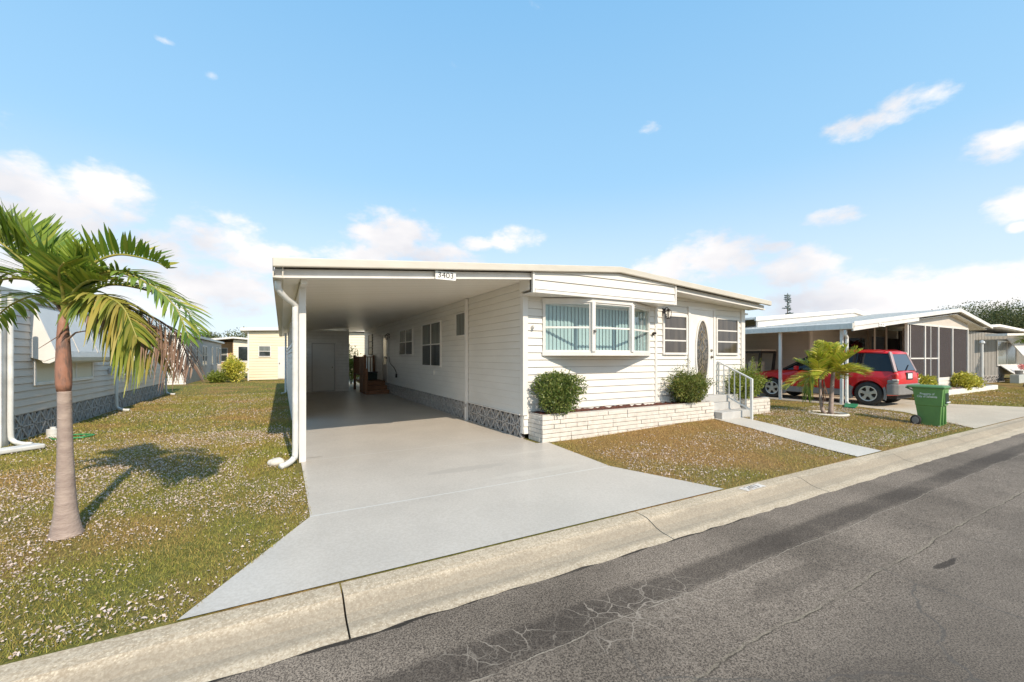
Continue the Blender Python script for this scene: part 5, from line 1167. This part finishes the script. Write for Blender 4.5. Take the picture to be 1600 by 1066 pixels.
shrub('garden_shrub', (3.35, 24.3, 0), (.75, .6, .95), 'leafy green bush behind the carport gap', shruby, 51, None, 2600, .09)
shrub('yellow_shrub', (-2.5, 29.6, 0), (.5, .5, .75), 'yellow-green shrub at the corner of the yellow building', crotonm, 52, None, 1500, .12)
shrub('yellow_shrub', (-3.2, 29.6, 0), (.6, .5, .28), 'low spreading green shrub left of the yellow-green one', shruby, 53, None, 900, .1)

# ------------------------------------------------------------------ trees
def tree(name, loc, h, rad, n, label, m_, seed, leaf=.35, group=None, lobes=12, trunk_h=.4):
    T = thing(name, label, 'tree', loc, group=group); rr = random.Random(seed)
    fast('crown', leaf_cloud((0, 0, h-rad[2]), rad, n, leaf, seed, lobes, .3, .6), m_, T)
    b = MB(); b.tube([(0, 0, -.2), (.1, 0, h*trunk_h*.5), (0, .1, h*trunk_h), (.1, 0, h*.75)], [h*.035, h*.028, h*.022, h*.008], 8)
    for i in range(9):
        a = rr.uniform(0, 6.28); z = h*rr.uniform(trunk_h*.7, trunk_h*1.3); e = (math.cos(a)*rad[0]*.75, math.sin(a)*rad[1]*.75, h-rad[2]*rr.uniform(.3, 1.3))
        b.tube([(0, 0, z), (e[0]*.5, e[1]*.5, z+(e[2]-z)*.6), e], [h*.014, h*.009, h*.003], 5)
    b.build('trunk', bark, T); return T
OG = 'oak trees on the right horizon'
tree('oak_tree', (56, 13.0, 0), 6.9, (4.2, 3.4, 2.6), 20000, 'spreading oak with an open crown behind the screened porch peak', oakm, 71, .12, OG, 30)
tree('oak_tree', (57, 10.3, 0), 6.6, (4.2, 2.8, 2.5), 20000, 'spreading oak at the far right picture edge', oakm, 72, .12, OG, 30)
tree('oak_tree', (60, 8.3, 0), 6.8, (4.5, 3.0, 2.6), 9000, 'oak crown cut off by the right picture edge', oakm, 73, .18, OG, 18)
# thin conifer
T = thing('norfolk_pine', 'thin sparse conifer rising above the white roofs', 'tree', (58, 30, 0)); rr = random.Random(9); h = 9.9
out = []; b = MB(); b.tube([(0, 0, 0), (0, 0, h)], [.16, .03], 6)
r_ = np.random.default_rng(9)
for i in range(26):
    z = 3.5+(h-3.6)*i/26; L_ = .3+(1-i/26)*.95
    for k in range(4):
        if r_.random() < .3: continue
        a = k*math.pi/2+i*.9+r_.uniform(-.2, .2); d = np.array([math.cos(a), math.sin(a), .12]); Lk = L_*r_.uniform(.5, 1.1); b.tube([(0, 0, z), tuple(np.array([0, 0, z])+d*Lk)], [.02, .006], 4)
        for j in range(16):
            p = np.array([0, 0, z])+d*Lk*r_.uniform(.3, 1); q = r_.normal(size=3)*.09; w = r_.normal(size=3)*.05; out.append([p-q, p+w, p+q, p-w])
b.build('trunk', bark, T); fast('foliage', np.array(out), pinem, T)
BG = 'treetops beyond the rear homes'
for i, (x, y, h, rd, lb) in enumerate(((-22, 70, 6.2, 3.4, 'treetop showing above the gray home left of the dead frond'), (-9.5, 72, 5.0, 2.6, 'small treetop above the far end of the gray home roof'), (-4.5, 66, 5.2, 3.0, 'treetop just left of the yellow building roof'), (-17, 66, 5.3, 2.6, 'low treetop behind the white-fronted rear home'))):
    tree('background_tree', (x, y, 0), h, (rd, rd, rd*.6), 3500, lb, oakm, 90+i, .22, BG)

# ------------------------------------------------------------------ grass and litter
def vnoise(x, y, s, seed):
    r = np.random.default_rng(seed); v = 0
    for i in range(6):
        a = r.uniform(0, 6.28); f = s*r.uniform(.6, 1.8); v = v+np.sin(x*math.cos(a)*f+y*math.sin(a)*f+r.uniform(0, 6.28))
    return v/6
def in_drive(x, y):
    ysk = y-np.tan(KA)*x*np.clip((4.5-y)/1.3, 0, 1)
    f = np.clip((4.45-ysk)/1.3, 0, 1); m1 = (x > .24-.80*f-.0) & (x < 4.06+.60*f) & (y < 30) & ((y < 6.05) | (x < 3.9))
    wx = 8.02+.5*(y-3.15)/2.6; m2 = (x > wx) & (x < wx+.86) & (y < 6)
    f2 = np.clip((4.8-ysk)/1.65, 0, 1); m3 = (x > 15.15-1.7*f2) & (x < 19.1+1.8*f2)
    m4 = (x > 3.8) & (x < 10.9) & (y > 6.0) & (y < 23)
    m5 = (x < -4.1) & (y > 10); m6 = (x > .15) & (x < 3.9) & (y > 6)
    m7 = (ysk < 3.165); m8 = (x > 19) & (y > 5.9)
    return m1 | m2 | m3 | m4 | m5 | m6 | m7 | m8
def dryness(x, y):
    d = .45*vnoise(x, y, 1.6, 1)+.4*vnoise(x, y, 4.5, 2)+.42
    patch = sm(x, 3.8, 4.5)*(1-.75*sm(x, 7.9, 9.3))*(.35+.65*sm(y, 3.4, 4.6))
    return np.clip(d+.55*patch, 0, 1)
def blades(x0, x1, y0, y1, n, h0, h1, w, seed):
    r = np.random.default_rng(seed); x = r.uniform(x0, x1, n); y = r.uniform(y0, y1, n)
    jx, jy = r.normal(size=n)*.013, r.normal(size=n)*.013; k = ~in_drive(x+jx, y+jy); x, y = x[k], y[k]; n = len(x); over = in_drive(x, y)*.016
    d = dryness(x, y)
    keep = r.random(n) < (1-.35*(vnoise(x, y, 7, 3) < -.25)); x, y, d, over = x[keep], y[keep], d[keep], over[keep]; n = len(x)
    z = g(x, y)+over; a = r.uniform(0, 6.28, n); h = r.uniform(h0, h1, n)*(1-.25*d)*(1+1.1*(r.random(n) < .035)); lean = r.uniform(.2, 1.3, n)*h
    b_ = r.uniform(0, 6.28, n); ww = w*r.uniform(.6, 1.4, n)
    p = np.stack([x, y, z-.004], 1); s = np.stack([np.cos(a)*ww/2, np.sin(a)*ww/2, 0*a], 1); t = np.stack([x+np.cos(b_)*lean, y+np.sin(b_)*lean, z+h], 1)
    V = np.stack([p-s, p+s, t], 1)
    green = np.array([.20, .225, .04]); lime = np.array([.40, .39, .08]); straw = np.array([.62, .41, .17]); brown = np.array([.38, .22, .09])
    u = r.random(n)[:, None]; gm_ = green*(1-u)+lime*u; bm_ = straw*(1-u)+brown*u
    dd = np.clip(d+r.normal(size=n)*.22, 0, 1)[:, None]
    return V, (gm_*(1-dd)+bm_*dd)*r.uniform(.75, 1.2, n)[:, None]
sets = [blades(-4.6, .4, 3.15, 6.2, 110000, .012, .032, .0055, 1), blades(-4.3, .4, 6.2, 10, 70000, .015, .04, .009, 2), blades(-4.1, .3, 10, 20, 42000, .02, .045, .014, 3), blades(-6, 4, 20, 31, 14000, .02, .05, .02, 4),
        blades(4.0, 8.6, 3.1, 6.05, 42000, .015, .04, .008, 5), blades(8.8, 15.3, 3.1, 7.5, 50000, .02, .045, .012, 6), blades(18.9, 32, 2.9, 5.9, 22000, .02, .05, .02, 7), blades(10.8, 15.3, 7.5, 14, 8000, .02, .05, .02, 8)]
gr = fast('grass', np.concatenate([s[0] for s in sets]), colmat('grass_blade'), None, np.concatenate([s[1] for s in sets]))
tag(gr, 'short patchy green and straw-coloured lawn grass', 'grass', kind='stuff')
def litter(x0, x1, y0, y1, n, s, seed, thr=-.1, amp=1):
    r = np.random.default_rng(seed); x = r.uniform(x0, x1, n); y = r.uniform(y0, y1, n)
    d = vnoise(x, y, 2.3, 21)+.6*vnoise(x, y, 8, 22); k = (~in_drive(x, y)) & (d+r.normal(size=n)*.25 > thr); x, y = x[k], y[k]; n = len(x)
    z = g(x, y)+r.uniform(.012, .03, n); p = np.stack([x, y, z], 1)
    a = r.normal(size=(n, 3)); a[:, 2] *= .5; a /= np.linalg.norm(a, axis=1)[:, None]; b_ = np.cross(a, r.normal(size=(n, 3))*np.array([.35, .35, 1])); b_ /= np.linalg.norm(b_, axis=1)[:, None]
    ss = (s*r.uniform(.5, 1.5, n))[:, None]; V = np.stack([p-a*ss*.5, p-b_*ss*.28+[0, 0, .004], p+a*ss*.5, p+b_*ss*.28+[0, 0, .002]], 1)
    c0 = np.array([.72, .60, .56]); c1 = np.array([.52, .40, .32]); u = (r.random(n)**1.5)[:, None]
    return V, (c0*(1-u)+c1*u)
ls = [litter(-4.6, .3, 3.15, 6.6, 30000, .015, 1, -.15), litter(-4.6, .3, 3.15, 6.6, 5000, .023, 11, -.1), litter(-4.3, .3, 6.6, 10, 20000, .021, 2, -.2), litter(-4, .3, 10, 20, 11000, .025, 3, -.05), litter(4.2, 8.5, 3.2, 5.2, 7000, .02, 4, .0), litter(8.8, 14.6, 3.2, 6.5, 17000, .022, 5, -.15), litter(4.5, 8.5, 4.6, 6, 1500, .02, 6, .2), litter(19, 28, 3, 6, 3000, .035, 7, .1)]
lt = fast('fallen_petals', np.concatenate([s[0] for s in ls]), colmat('dry_petal', .7, .1), None, np.concatenate([s[1] for s in ls]))
tag(lt, 'pale pinkish dried petals and leaf litter scattered over the grass', 'leaf litter', kind='stuff')
